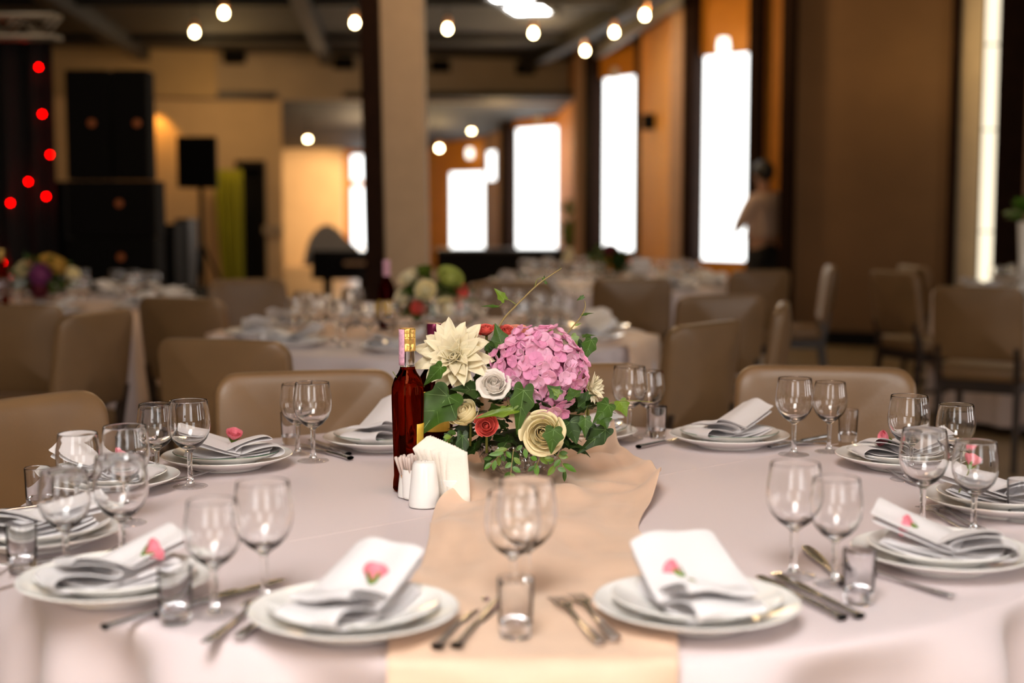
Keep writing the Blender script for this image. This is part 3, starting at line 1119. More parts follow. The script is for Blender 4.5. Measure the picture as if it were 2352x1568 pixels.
# wine glasses: (rim px, large?, label)
GL = [
    ((1210, 1110), 1, 'larger wine glass standing on the peach runner behind a shot glass'),
    ((1178, 1137), 0, 'smaller wine glass hidden behind the larger one on the peach runner'),
    ((603, 1106), 1, 'larger blurred wine glass between the two front left settings'),
    ((487, 1149), 0, 'smaller blurred wine glass behind the shot glass at the front left'),
    ((275, 1047), 1, 'larger of the two nearest wine glasses at the far left'),
    ((146, 1080), 0, 'smaller of the two nearest wine glasses at the far left'),
    ((286, 978), 1, 'larger wine glass behind the nearest left pair, before the big chair'),
    ((178, 994), 0, 'smaller wine glass behind the nearest left pair, before the big chair'),
    ((433, 919), 1, 'larger wine glass before the left plate with green edge line'),
    ((358, 927), 0, 'smaller wine glass close to the big left chair corner'),
    ((717, 878), 1, 'larger wine glass before the chair back left of the liquor bottle'),
    ((682, 881), 0, 'smaller wine glass overlapped by the one left of the liquor bottle'),
    ((1446, 846), 1, 'larger wine glass just right of the flower bowl'),
    ((1491, 851), 0, 'smaller wine glass overlapped just right of the flower bowl'),
    ((1826, 868), 1, 'larger wine glass of the sharp pair before the right far chair'),
    ((1907, 877), 0, 'smaller wine glass of the sharp pair before the right far chair'),
    ((2089, 908), 1, 'larger wine glass at the back of the right cluster'),
    ((2197, 928), 0, 'smaller wine glass at the back of the right cluster'),
    ((2124, 985), 1, 'larger wine glass at the front of the right cluster'),
    ((2242, 1013), 0, 'smaller wine glass at the front of the right cluster'),
    ((1827, 1063), 1, 'larger blurred wine glass right of the front right plate'),
    ((1922, 1098), 0, 'smaller blurred wine glass behind the shot glass at the front right')]
gproto = {1: make_glass(1.0, '', 'larger wine glasses on the nearest table'), 0: make_glass(0.92, '', 'smaller wine glasses on the nearest table')}
used = {0: False, 1: False}
for (px, big, lab) in GL:
    h = 0.163 if big else 0.150
    P = at(px[0], px[1], 0.7512 + h)
    o = gproto[big] if not used[big] else dup(gproto[big])
    used[big] = True
    o.location = (P.x, P.y, 0.7512 if abs(P.x) > 0.3 else 0.756)
    o['label'] = lab
SH = [((1184, 1470), 'shot glass on the peach runner before a wine glass'), ((404, 1428), 'blurred shot glass at the front left between plate and knives'),
      ((52, 1312), 'shot glass at the far left edge below a wine glass'), ((1972, 1383), 'blurred shot glass at the front right beside the knives'),
      ((1947, 1013), 'shot glass beside the sharp pair of glasses at the right'), ((668, 1019), 'shot glass half hidden behind the pair left of the bottle'),
      ((88, 1166), 'shot glass behind the nearest left wine glass'), ((2342, 1196), 'shot glass cut by the right edge'),
      ((340, 1064), 'shot glass behind the left glasses by the green edged plate'), ((1509, 1004), 'shot glass beside the overlapped pair right of the flowers')]
for i, (px, lab) in enumerate(SH):
    P = at(px[0], px[1], 0.7515)
    o = shot_proto if i == 0 else shot_proto.copy()
    if i:
        COL.objects.link(o)
    o.location = (P.x, P.y, 0.7515 if i else 0.757)
    tag(o, lab, 'shot glass', 'shot glasses on the nearest table')


# cutlery: built along +y, handle end at 0, tip at L
def fork_mesh():
    mb = MB()
    L = 0.195

    def prof(y):
        if y < 0.02:
            return 0.0085 - (0.02 - y) * 0.10
        if y < 0.10:
            return 0.0085 - (y - 0.02) * 0.062
        if y < 0.135:
            return 0.0035 + (y - 0.10) * 0.02
        return 0.0035 + 0.0085 * min(1, (y - 0.135) / 0.016)

    def zc(y):
        t = y / L
        return 0.003 + 0.010 * max(0, (t - 0.45)) * 1.6 - 0.045 * max(0, t - 0.72) ** 2 * 2 + 0.001

    def body(u, v):
        y = 0.152 * v
        return ((u - 0.5) * 2 * prof(y), y, zc(y) + 0.0012 * math.cos((u - .5) * PI))
    mb.grid(body, 7, 26)
    for i in range(4):
        x = -0.0095 + i * 0.00633

        def tine(u, v, x=x):
            y = 0.150 + 0.045 * v
            return (x + (u - 0.5) * 0.0034 * (1 - 0.5 * v), y, zc(y))
        mb.grid(tine, 3, 8)
    return mb


def knife_mesh():
    mb = MB()

    def body(u, v):
        y = 0.215 * v
        if y < 0.095:
            hw = 0.0055 + 0.003 * max(0, 1 - y / 0.03)
            th = 0.0042
        else:
            t = (y - 0.095) / 0.12
            hw = 0.0058 + 0.0042 * math.sin(min(1, t * 1.5) * PI / 2) * (1 - max(0, t - 0.75) ** 2 * 14)
            th = 0.0012
        a = 2 * PI * u
        return (hw * math.cos(a) + (0.002 if y > 0.095 else 0), y, 0.0045 + th * math.sin(a))
    mb.grid(body, 12, 40, wrap=True)
    return mb


fork0 = fork_mesh().build('fork', M['steel'], thick=0.0018, fix=False)
knife0 = knife_mesh().build('table_knife', M['steel'])
CU = [  # kind, handle px, tip px, label
    ('f', (1416, 1482), (1300, 1360), 'right one of the two forks on the peach runner'),
    ('f', (1382, 1490), (1262, 1376), 'left one of the two forks on the peach runner'),
    ('k', (1004, 1500), (1120, 1376), 'left one of the two knives on the peach runner'),
    ('k', (1048, 1498), (1150, 1385), 'right one of the two knives on the peach runner'),
    ('f', (472, 1482), (668, 1338), 'outer fork under the left rim of the front left plate'),
    ('f', (548, 1468), (722, 1330), 'inner fork under the left rim of the front left plate'),
    ('k', (240, 1446), (452, 1385), 'knife with handle end before the shot glass at front left'),
    ('k', (428, 1398), (590, 1352), 'knife crossing behind the shot glass at front left'),
    ('f', (-60, 1372), (70, 1345), 'fork tucked under the left plate rim at the left edge'),
    ('k', (1975, 1420), (1795, 1330), 'outer knife right of the front right plate'),
    ('k', (1935, 1424), (1786, 1350), 'inner knife right of the front right plate'),
    ('f', (2190, 1374), (2010, 1322), 'fork under the rim of the near right plates, handle end showing'),
    ('k', (1915, 1322), (1868, 1278), 'knife blade pointing away behind the front right glasses'),
    ('f', (150, 1300), (278, 1268), 'left fork with tines showing beyond the near left napkin'),
    ('f', (200, 1300), (326, 1264), 'right fork with tines showing beyond the near left napkin'),
    ('k', (-80, 1310), (110, 1290), 'knife beside the shot glass at the left edge'),
    ('k', (55, 1172), (190, 1155), 'knife behind the nearest left wine glasses'),
    ('f', (420, 1100), (505, 1085), 'fork below the left plate with green edge line'),
    ('k', (800, 1046), (735, 1022), 'left knife beside the plate touching the liquor bottle'),
    ('k', (778, 1048), (712, 1030), 'right knife beside the plate touching the liquor bottle'),
    ('f', (1800, 1020), (1728, 1020), 'left fork beside the plate before the right far chair'),
    ('f', (1835, 1018), (1765, 1020), 'right fork beside the plate before the right far chair'),
    ('k', (1870, 1010), (1800, 1024), 'knife between the sharp wine glasses and the chair'),
    ('f', (2110, 1115), (2022, 1078), 'fork beside the right plate with napkin loops'),
    ('f', (2210, 1215), (2138, 1180), 'left fork between the right glass cluster and plate rims'),
    ('f', (2240, 1212), (2165, 1176), 'right fork between the right glass cluster and plate rims'),
    ('k', (1500, 1022), (1566, 1008), 'knife left of the plate before the right far chair')]
uf = dict(f=False, k=False)
for kd, ph, pt, lab in CU:
    A, B = at(*ph, 0.753), at(*pt, 0.753)
    proto = fork0 if kd == 'f' else knife0
    o = proto if not uf[kd] else proto.copy()
    if uf[kd]:
        COL.objects.link(o)
    uf[kd] = True
    L = 0.195 if kd == 'f' else 0.215
    d = (B - A)
    mid = (A + B) / 2
    dd = d.normalized()
    st = A if d.length > 0.13 else mid - dd * L / 2
    on_runner = -0.17 < mid.x < 0.2 and mid.y < 2.0
    o.location = (st.x, st.y, 0.757 if on_runner else 0.7522)
    o.rotation_euler = (0, 0, math.atan2(d.y, d.x) - PI / 2)
    tag(o, lab, 'fork' if kd == 'f' else 'knife', 'forks on the nearest table' if kd == 'f' else 'knives on the nearest table')
# ------------------------------------------------------------------ bottle, condiments
BZ = 0.7512


def bottle_parts(t, body_mat):
    out = [(0, .002), (.026, .002), (.0285, .006), (.0278, .018), (.0262, .030), (.0268, .060), (.0285, .120), (.0298, .175), (.0292, .192), (.0245, .208), (.0172, .219), (.0142, .226), (.0136, .230), (0, .230)]
    MB().lathe(out, 48).build('bottle_body', body_mat, t)
    nk = [(0, .2305), (.0136, .2305), (.0130, .245), (.0128, .262), (.0, .262)]
    MB().lathe(nk, 32).build('neck', M['glass'], t)


bp = at(938, 1128, 0.75)
bot = thing('liquor_bottle', 'full liquor bottle with gold cap and pink paper strip left of the flowers', 'bottle', (bp.x, bp.y, BZ))
bottle_parts(bot, M['amber'])
cp = MB().lathe([(.0132, .2585), (.0150, .2590), (.0152, .272), (.0150, .2725), (.0152, .273), (.0152, .2835), (.0148, .284), (.0152, .2845), (.0150, .292), (.0153, .2925), (.0153, .2985), (.0140, .300), (0, .3003)], 40).build('cap', M['gold'], bot)
fc = bpy.data.curves.new('cap_letters', 'FONT')
fc.body = 'Tu'
fc.size = 0.0085
fc.extrude = 0.0002
ft = bpy.data.objects.new('cap_letters', fc)
COL.objects.link(ft)
me = bpy.data.meshes.new_from_object(ft.evaluated_get(bpy.context.evaluated_depsgraph_get()))
bpy.data.objects.remove(ft)
for v in me.vertices:
    a = -PI / 2 + (v.co.x + 0.0005) / 0.0153
    v.co = Vector((0.01535 * math.cos(a), 0.01535 * math.sin(a), 0.2635 + v.co.y))
me.materials.append(M['gold_line'])
lt = bpy.data.objects.new('cap_letters', me)
COL.objects.link(lt)
lt.parent = cp


def strip(u, v):
    a = math.radians(-168 + 62 * u)
    z = 0.233 + 0.066 * v
    return (0.0156 * math.cos(a), 0.0156 * math.sin(a), z)


MB().grid(strip, 10, 6).build('excise_strip', M['stamp'], bot, thick=0.0003)


def lab(u, v):
    a = math.radians(-52 + 110 * u)
    z = 0.065 + 0.062 * v
    r = .0272 + 0.0018 * ((z - .06) / .06) + .0004
    return (r * math.cos(a), r * math.sin(a), z)


MB().grid(lab, 20, 8).build('label', M['label'], bot, thick=0.0003)

wb = atd(1000, 1090, 2.86)
wt = thing('wine_bottle', 'dark bottle with purple foil top behind the ivory dahlia', 'bottle', (wb.x, 2.86, BZ))
MB().lathe([(0, .002), (.034, .002), (.036, .006), (.036, .155), (.030, .178), (.0165, .200), (.0145, .212), (.0145, .228), (0, .228)], 36).build('bottle_body', M['amber_dark'], wt)
MB().lathe([(.0150, .222), (.0156, .226), (.0152, .272), (.0158, .274), (.0158, .282), (.0145, .2855), (0, .286)], 32).build('foil', M['purple_foil'], wt)
MB().grid(lambda u, v: (.0364 * math.cos(-PI / 2 + (u - .5) * 2), .0364 * math.sin(-PI / 2 + (u - .5) * 2), 0.07 + .08 * v), 16, 5).build('label', M['label'], wt, thick=0.0003)

shk = [(0, .001), (.0272, .001), (.0280, .004), (.0268, .018), (.0218, .066), (.0205, .074), (.0180, .0785), (.010, .0800), (0, .0803)]


def shaker(px, py, label, k=1.0):
    P = at(px, py, 0.7512)
    t = thing('salt_shaker', label, 'shaker', (P.x, P.y, BZ))
    MB().lathe([(r * k, z * k) for r, z in shk], 40).build('body', M['china'], t)
    h = MB()
    for i in range(5):
        a = 2 * PI * i / 5
        h.lathe([(0, .0), (.0007, .0), (.0007, .0004), (0, .0004)], 8, Matrix.Translation((.006 * math.cos(a), .006 * math.sin(a), .0801 * k)))
    h.build('holes', M['black'], t)


shaker(975, 1162, 'white shaker standing in front of the toothpicks and paper napkins')
shaker(944, 1140, 'second white shaker half hidden behind the front one', 0.86)
P = at(954, 1150, 0.7512)
th = thing('toothpick_holder', 'small white cup holding wrapped toothpicks', 'toothpick holder', (P.x - .006, P.y + .020, BZ))
MB().lathe([(0, .001), (.016, .001), (.018, .004), (.0195, .054), (.0182, .0545), (.0165, .006), (0, .005)], 32).build('cup', M['china'], th)
tp = thing('toothpick', '', 'toothpick')
MB().tube([(0, 0, 0), (0, 0, .062)], [.0011, .0009], 6).build('pick', M['pick'], tp)
MB().tube([(0, 0, .036), (0, 0, .060), (0, 0, .068), (0, 0, .0705)], [.0024, .0030, .0034, .0020], 6).build('paper_sleeve', M['wrap'], tp)
for i in range(20):
    o = tp if i == 0 else dup(tp)
    a = i * 2.4
    r = .0135 * math.sqrt((i + .5) / 20)
    dx, dy = r * math.cos(a), r * math.sin(a)
    o.location = (P.x - .006 + dx * .8, P.y + .020 + dy * .8, BZ + .0085)
    o.rotation_euler = zto((dx * 22 - 0.02, dy * 15, 1.0)).to_euler()
    o['label'] = 'paper wrapped toothpick in the small white cup behind the shaker'
    o['group'] = 'toothpicks in the cup'

P = at(1040, 1151, 0.7512)
nh = thing('napkin_holder', 'white oval cup holding fanned paper napkins', 'napkin holder', (P.x, P.y + .004, BZ))
MB().lathe([(0, .001), (.024, .001), (.026, .004), (.0275, .040), (.0262, .0405), (.0245, .006), (0, .005)], 32, Matrix.Diagonal((1.0, 0.75, 1, 1))).build('cup', M['china'], nh)
for i in range(16):
    w, h = 0.041, 0.092
    off = i / 15

    def sheet(u, v, i=i, off=off):
        x = (u - 0.5) * w
        z = v * h
        y = 0.006 * math.sin(v * PI) * (1 if i % 2 else .6)
        sk = 0.010 * (v - 0.5)
        if u > .9 and v > .9:
            z -= 0.004
        return (x + sk, y, z)
    mbs = MB()
    mbs.grid(sheet, 6, 8)
    mbs.grid(lambda u, v, s=sheet: (s(u, v)[0] * .97 + .0012, s(u, v)[1] + .0016, s(u, v)[2] * .985 + .001), 6, 8)
    o = mbs.build('paper_napkin', M['paper'], thick=0.0005, fix=False)
    # the stack leans: front sheets slide down to the right, the back ones fan up to the left
    o.location = (P.x + 0.016 - 0.030 * off, P.y - 0.026 + 0.046 * off, BZ + 0.001 + 0.030 * off)
    o.rotation_euler = (math.radians(-9 + 12 * off), math.radians(-11 - 24 * off), math.radians(-6 + 34 * off + (i % 3) * 2))
    tag(o, 'white paper napkin in the fan stuffed into the oval cup', 'paper napkin', 'paper napkins in the cup')

# ------------------------------------------------------------------ the nearest flower bowl
FY = 2.66
bw = at(1193, 1098, 0.7512)
bowl = thing('flower_bowl', 'cut crystal bowl holding the nearest flowers on the peach runner', 'bowl', (bw.x, FY + .01, 0.757))
MB().lathe([(0, .0), (.040, .0), (.044, .004), (.058, .014), (.072, .032), (.080, .052), (.083, .074), (.0815, .0755), (.0785, .074), (.0755, .054), (.0675, .036), (.054, .020), (.038, .012), (0, .011)], 64).build('crystal_wall', M['crystal'], bowl)
fo = MB()
fo.ball((0, 0, .072), .046, 20, 12, sc=(1, 1, .5))
for i in range(14):
    a = random.uniform(0, 6.28)
    r = random.uniform(.02, .045)
    fo.tube([(r * math.cos(a), r * math.sin(a), .022), (r * .6 * math.cos(a + .5), r * .6 * math.sin(a + .5), .075)], .0028, 6)
fo.build('stems_in_water', M['foam'], bowl)


def petal_fn(L, w, cup, curl, e0, e1, tip=1.0):
    """strip petal along +x, rising: elevation goes e0 -> e1; w half width; cup crosswise"""
    def fn(u, v):
        k = 10
        x = z = 0.0
        n = max(1, int(v * k))
        for i in range(n):
            e = e0 + (e1 - e0) * ((i + .5) / k)
            x += L / k * math.cos(e) * (v * k / n)
            z += L / k * math.sin(e) * (v * k / n)
        e = e0 + (e1 - e0) * v
        hw = w * (math.sin(PI * min(1, 0.12 + v * .88)) ** 0.75) * (1 - 0.25 * v * tip)
        s = 2 * u - 1
        c = cup * hw * s * s
        return Vector((x - math.sin(e) * c, s * hw, z + math.cos(e) * c + curl * v ** 3 * s * s * hw))
    return fn


def dahlia(name, label, c, axis, R, mt, rows, seed=0):
    rnd = random.Random(seed)
    t = thing(name, label, 'flower', c)
    A = zto(axis)
    mb = MB()
    for (n, L, w, e, off, curl) in rows:
        for i in range(n):
            a = 2 * PI * (i + rnd.uniform(-.18, .18)) / n + off
            Lk = L * rnd.uniform(.88, 1.1)
            f = petal_fn(Lk, w * rnd.uniform(.85, 1.12), rnd.uniform(.2, .9), rnd.uniform(-.5, .7), e + rnd.uniform(-.12, .12) + .25, e + rnd.uniform(-.2, .15) + curl)
            Rz = Matrix.Rotation(a, 3, 'Z')
            tw = Matrix.Rotation(rnd.uniform(-.3, .3), 3, 'X')
            mb.grid(lambda u, v, f=f: A @ (Rz @ (tw @ f(u, v) + Vector((R * .05, 0, 0)))), 5, 9)
    mb.build('petals', mt, t, fix=False, thick=0.0005)
    h = MB()
    for i in range(22):
        a = i * 2.4
        r = R * .13 * math.sqrt(i / 22)
        h.ball(A @ Vector((r * math.cos(a), r * math.sin(a), R * .10)), R * .045, 8, 6, sc=(1, 1, 1.4))
    h.build('heart', mt if name == 'ivory_dahlia' else M['heart'], t)
    MB().tube([(0, 0, 0), Vector((0, .012, -.03)), Vector((.0, .02, -.07))], .003, 6).build('stem', M['stem'], t)
    return t


def rose(name, label, c, axis, R, mt, layers=6, seed=0, openness=1.0, ripple=0.0):
    rnd = random.Random(seed)
    t = thing(name, label, 'flower', c)
    A = zto(axis, seed)
    mb = MB()
    for l in range(layers):
        q = (l + 1) / layers
        n = 3 if l < 2 else 4 if l < 4 else 5
        rb = R * (0.08 + 0.72 * q ** 1.05)
        h = R * (1.42 - 0.46 * q)
        for i in range(n):
            a0 = 2 * PI * i / n + l * 1.1 + rnd.uniform(-.15, .15)
            half = PI / n * rnd.uniform(1.35, 1.6)
            dz = rnd.uniform(-.07, .07) * R
            rb = R * (0.08 + 0.72 * q ** 1.05) * rnd.uniform(.92, 1.09)
            tl = Matrix.Rotation(rnd.uniform(-.13, .13), 3, 'X') @ Matrix.Rotation(rnd.uniform(-.13, .13), 3, 'Y')

            def pet(u, v, a0=a0, half=half, rb=rb, h=h, q=q, dz=dz, l=l, tl=tl):
                sg = 2 * u - 1
                vv = v * (1 - 0.20 * abs(sg) ** 2.4)
                th = a0 + sg * half * (0.30 + .70 * math.sin(min(1, .12 + v) * PI / 2))
                belly = math.sin(min(1.0, vv * 1.5) * PI / 2)
                close = (1 - q) * .42 * max(0, vv - .45) * 1.8
                flare = openness * q ** 2 * 0.95 * max(0, vv - .55) ** 1.2
                rr = rb * (0.22 + 0.78 * belly) * (1 - close) * (1 + flare)
                rr *= 1 + 0.13 * sg + ripple * math.sin(sg * 9 + l) * v * v
                z = h * (vv - 0.45) + dz - openness * R * q ** 2 * .95 * max(0, vv - .72) ** 1.5 * 2.4
                return A @ (tl @ Vector((rr * math.cos(th), rr * math.sin(th), z)))
            mb.grid(pet, 9, 9)
    mb.lathe([(0, -.45 * R), (.13 * R, -.2 * R), (.14 * R, .15 * R), (.08 * R, .34 * R), (0, .38 * R)], 14, A.to_4x4())
    mb.build('petals', mt, t, fix=False, thick=0.0006, sub=1)
    cx = MB()
    for i in range(5):
        f = petal_fn(R * .75, R * .16, .2, 0, .1, .9)
        Rz = Matrix.Rotation(2 * PI * i / 5, 3, 'Z')
        cx.grid(lambda u, v, f=f, Rz=Rz: A @ (Rz @ f(u, v) + Vector((0, 0, -R * .52))), 4, 6)
    cx.build('calyx', M['ivy'], t, fix=False)
    s0 = A @ Vector((0, 0, -R * .5))
    MB().tube([s0, s0 * 1.3 + Vector((0, .006, -.012)), s0 + Vector((0, .015, -.05))], .0026, 6).build('stem', M['stem'], t)
    return t


# hydrangea
hc = atd(1238, 850, FY - .015)
hyd = thing('pink_hydrangea', 'big pink hydrangea head in the nearest flower bowl', 'flower', hc)
fl_me = []
for k in range(3):
    mb = MB()
    rnd = random.Random(40 + k)
    for i in range(4):
        a = PI / 2 * i + rnd.uniform(-.2, .2)
        Rz = Matrix.Rotation(a, 3, 'Z')
        Lk = .0150 * rnd.uniform(.9, 1.1)
        tilt = rnd.uniform(-.1, .75)

        def pet(u, v, Lk=Lk, Rz=Rz, tilt=tilt):
            s = 2 * u - 1
            hw = Lk * .66 * (math.sin(PI * min(1, .05 + v * .80)) ** .60)
            x = Lk * v * (1 - .10 * abs(s) ** 2)
            return Rz @ Vector((x, s * hw, .10 * x + tilt * x * v + .12 * hw * s * s * 2 - .16 * Lk * v ** 3))
        mb.grid(pet, 6, 7)
    mb.ball((0, 0, .0012), .0014, 8, 5)
    o = mb.build('floret', M['hyd'][k], hyd, fix=False)
    o.modifiers.new('thickness', 'SOLIDIFY').thickness = .0004
    fl_me.append(o)
rx, rz_ = .084, .077
cnt = 0
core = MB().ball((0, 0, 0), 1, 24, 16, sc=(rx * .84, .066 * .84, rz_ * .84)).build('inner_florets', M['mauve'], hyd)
NF = 215
pts = []
for i in range(NF):
    z = 1 - 2 * (i + .5) / NF
    a = i * 2.399963
    r = math.sqrt(1 - z * z)
    d = Vector((r * math.cos(a), r * math.sin(a), z))
    if d.y < 0.10 and d.z > -.80:
        pts.append(d)
pts = pts[:96]
# a drooping lobe at the lower right, over the rose
for d in pts + [Vector((.35, -.82, -1.02)), Vector((.16, -.86, -1.04)), Vector((.54, -.78, -.94)), Vector((.06, -.9, -.9)), Vector((.32, -1.0, -.84)), Vector((.44, -.94, -.72)), Vector((.16, -1.0, -.74)), Vector((.66, -.8, -.72))]:
    src = fl_me[cnt % 3]
    o = src if cnt < 3 else src.copy()
    if cnt >= 3:
        COL.objects.link(o)
    j = Vector((random.uniform(-.5, .5), random.uniform(-.3, .3), random.uniform(-.4, .5)))
    k = random.uniform(.92, 1.07)
    o.location = (d.x * rx * k, d.y * .066 * k, d.z * rz_ * k)
    o.rotation_euler = zto(d + j, random.uniform(0, 6)).to_euler()
    o.scale = [random.uniform(.84, 1.04)] * 3
    cnt += 1
MB().tube([(0, 0.01, -.05), (0, .015, -.12)], .004, 6).build('stem', M['stem'], hyd)

# ivory dahlia (large, left) and the cream one at the right side
dahlia('ivory_dahlia', 'large ivory dahlia with pointed petals at the upper left of the flowers', atd(1046, 822, FY - .02), (-.10, -.86, .42), .068, M['white_petal'],
       ((13, .073, .0175, .06, 0, -.25), (13, .070, .0170, .28, .25, -.1), (12, .062, .0155, .50, .1, 0), (10, .050, .0135, .76, .3, .1), (9, .038, .0115, 1.0, .1, .3), (7, .025, .009, 1.2, 0, .45)), 3)
dahlia('cream_dahlia', 'small cream dahlia seen sideways at the right of the pink hydrangea', atd(1352, 892, FY + .01), (.78, -.58, .15), .036, M['white_petal'],
       ((14, .032, .0062, .30, 0, .2), (12, .029, .0060, .65, .2, .1), (9, .022, .0052, .95, .1, .1)), 5)
rose('white_rose', 'small white frilly rose between the ivory dahlia and pink hydrangea', atd(1134, 887, FY - .065), (.0, -.80, .60), .031, M['white_rose'], 6, 2, 1.0, .085)
rose('cream_rose', 'pale yellow rose bud at the lower left of the flowers', atd(1070, 954, FY - .075), (-.42, -.62, .66), .031, M['cream_rose'], 5, 4, .45, .0)
rose('cream_rose', 'open cream rose with ivy leaf across it at the lower middle', atd(1247, 996, FY - .09), (-.05, -.96, .28), .0400, M['cream_rose'], 7, 6, .9, .02)
rose('coral_rose', 'small coral red flower under the light ivy leaf', atd(1117, 979, FY - .09), (.0, -.80, .25), .0225, M['coral'], 4, 8, .5, .04)
rose('coral_rose', 'coral red flower behind the ivory dahlia, left of the ivy leaf', atd(1116, 760, FY + .03), (-.1, -.4, .8), .018, M['coral'], 4, 9, .6, .04)
rose('coral_rose', 'coral pink flower above the hydrangea, right of the ivy leaf', atd(1165, 766, FY + .03), (.1, -.5, .7), .020, M['coral'], 4, 10, .7, .05)
rose('salmon_rose', 'salmon flower at the top behind the pink hydrangea', atd(1192, 768, FY + .04), (.2, -.5, .7), .021, M['salmon'], 4, 11, .6, .06)
rose('salmon_rose', 'salmon bud squeezed between hydrangea and cream dahlia', atd(1334, 876, FY + .0), (.5, -.7, .3), .012, M['salmon'], 3, 12, .5, .02)

# ivy leaves
OUT = [(0.0, 0.0), (.10, -.11), (.27, -.17), (.46, -.08), (.43, .05), (.38, .13), (.64, .30), (.42, .40), (.27, .54), (.16, .77), (.03, .98), (0, 1.0)]


def leaf_mesh(mb, B, T, w, nrm, lobes=1.0, cup=.12, curl=-.10, small=False, mi=0, mv=1):
    """leaf from base B to tip T, full width w, upper side towards nrm"""
    L = (T - B).length
    y = (T - B).normalized()
    x = y.cross(nrm)
    x.normalize()
    n = x.cross(y)
    out = OUT if not small else [(0, 0), (.14, .08), (.30, .25), (.38, .45), (.34, .65), (.20, .85), (.05, .98), (0, 1)]
    kx = w / (1.16 if not small else .76)

    def zf(a, b):
        return cup * w * (abs(a) * 1.6 - 1.1 * a * a) + curl * L * (b - .25) ** 2 + .012 * L * math.sin(9 * b + 5 * a)

    def pt(a, b, dz=0.0):
        return B + x * (a * kx) + y * (b * L) + n * (zf(a * 2, b) + dz)
    vs, fs = [], []
    m = len(out)
    F = (-1, -.5, 0, .5, 1)
    for a, b in out:
        bm = min(max(b, .02), 1)
        for f in F:
            g = abs(f)
            vs.append(pt(a * f, bm + (b - bm) * g))
    k = len(F)
    for i in range(m - 1):
        for j in range(k - 1):
            fs.append((i * k + j, i * k + j + 1, (i + 1) * k + j + 1, (i + 1) * k + j))
    mb.add(vs, fs, mi)
    # veins as thin raised strips
    vlist = [((0, .0), (0, .95), .020)]
    if not small:
        for sg in (-1, 1):
            vlist += [((0, .03), (sg * .54, .285), .013), ((0, .03), (sg * .36, .0), .010), ((0, .38), (sg * .26, .56), .009)]
    for (a0, b0), (a1, b1), vw in vlist:
        vv, vf = [], []
        ns = 6
        for i in range(ns + 1):
            q = i / ns
            a, b = a0 + (a1 - a0) * q, b0 + (b1 - b0) * q
            dx, dy = (b1 - b0), -(a1 - a0)
            l = math.hypot(dx, dy)
            hw = vw * (1 - .75 * q) * .5
            for s in (-1, 1):
                vv.append(pt(a + dx / l * hw * s, b + dy / l * hw * s, .010 * L + .0002))
        for i in range(ns):
            vf.append((2 * i, 2 * i + 1, 2 * i + 3, 2 * i + 2))
        mb.add(vv, vf, mv)


def leaf_px(mb, b, t, w, Y0, Y1, nrm=(0, -1, .35), **kw):
    B, T = atd(b[0], b[1], Y0), atd(t[0], t[1], Y1)
    leaf_mesh(mb, B, T, w * Y0 / FPX, Vector(nrm).normalized(), **kw)


IVM = {'m': (M['ivy'], M['vein']), 'd': (M['ivy_dark'], M['vein']), 'l': (M['ivy_light'], M['vein_light'])}


def ivy_thing(label, leaves, stems=(), kind='ivy_sprig', cat='ivy'):
    """one sprig: leaves = (shade, base px, tip px, width px, Y0, Y1, nrm); stems = (pts (px,py,Y), radius)"""
    b0 = leaves[0]
    org = atd(b0[1][0], b0[1][1], b0[4])
    t = thing(kind, label, cat, org)
    for lf in leaves:
        mb = MB()
        leaf_px(mb, lf[1], lf[2], lf[3], lf[4], lf[5], lf[6] if len(lf) > 6 else (0, -1, .35), **(lf[7] if len(lf) > 7 else {}))
        mb.v = [tuple(Vector(p) - org) for p in mb.v]
        mb.build('leaf', IVM[lf[0]], t, fix=False, sub=1)
    for pts, r in stems:
        P = [atd(*p) - org for p in pts]
        P = cat_rom(P, 6)
        n = len(P)
        MB().tube(P, [r * (1 - .55 * i / (n - 1)) for i in range(n)], 8).build('stem', M['stem'] if r < .0016 else M['stem_brown'], t)
    return t


F = FY - .07
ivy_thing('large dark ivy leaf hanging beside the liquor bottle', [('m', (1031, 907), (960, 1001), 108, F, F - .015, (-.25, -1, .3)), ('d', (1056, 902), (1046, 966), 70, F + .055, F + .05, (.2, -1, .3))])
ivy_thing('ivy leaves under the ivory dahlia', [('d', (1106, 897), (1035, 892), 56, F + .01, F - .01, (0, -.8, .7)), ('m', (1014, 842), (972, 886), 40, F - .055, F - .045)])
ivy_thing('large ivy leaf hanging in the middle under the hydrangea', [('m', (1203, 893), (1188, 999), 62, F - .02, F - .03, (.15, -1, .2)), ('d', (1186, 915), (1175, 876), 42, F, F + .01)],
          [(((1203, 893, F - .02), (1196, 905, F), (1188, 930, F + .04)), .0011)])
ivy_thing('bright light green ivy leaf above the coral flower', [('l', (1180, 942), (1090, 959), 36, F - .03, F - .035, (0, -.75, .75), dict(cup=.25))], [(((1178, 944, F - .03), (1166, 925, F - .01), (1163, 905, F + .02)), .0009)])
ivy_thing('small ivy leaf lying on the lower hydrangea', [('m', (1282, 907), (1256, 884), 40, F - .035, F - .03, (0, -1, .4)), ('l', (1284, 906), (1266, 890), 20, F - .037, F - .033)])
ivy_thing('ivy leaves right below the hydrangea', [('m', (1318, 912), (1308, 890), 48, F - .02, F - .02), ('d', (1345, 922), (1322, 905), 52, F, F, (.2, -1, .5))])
ivy_thing('heart shaped ivy leaf across the open cream rose', [('m', (1272, 985), (1266, 1043), 54, FY - .145, FY - .15, (0, -1, .1))], [(((1272, 985, FY - .145), (1279, 972, FY - .12), (1285, 955, FY - .06)), .0012)])
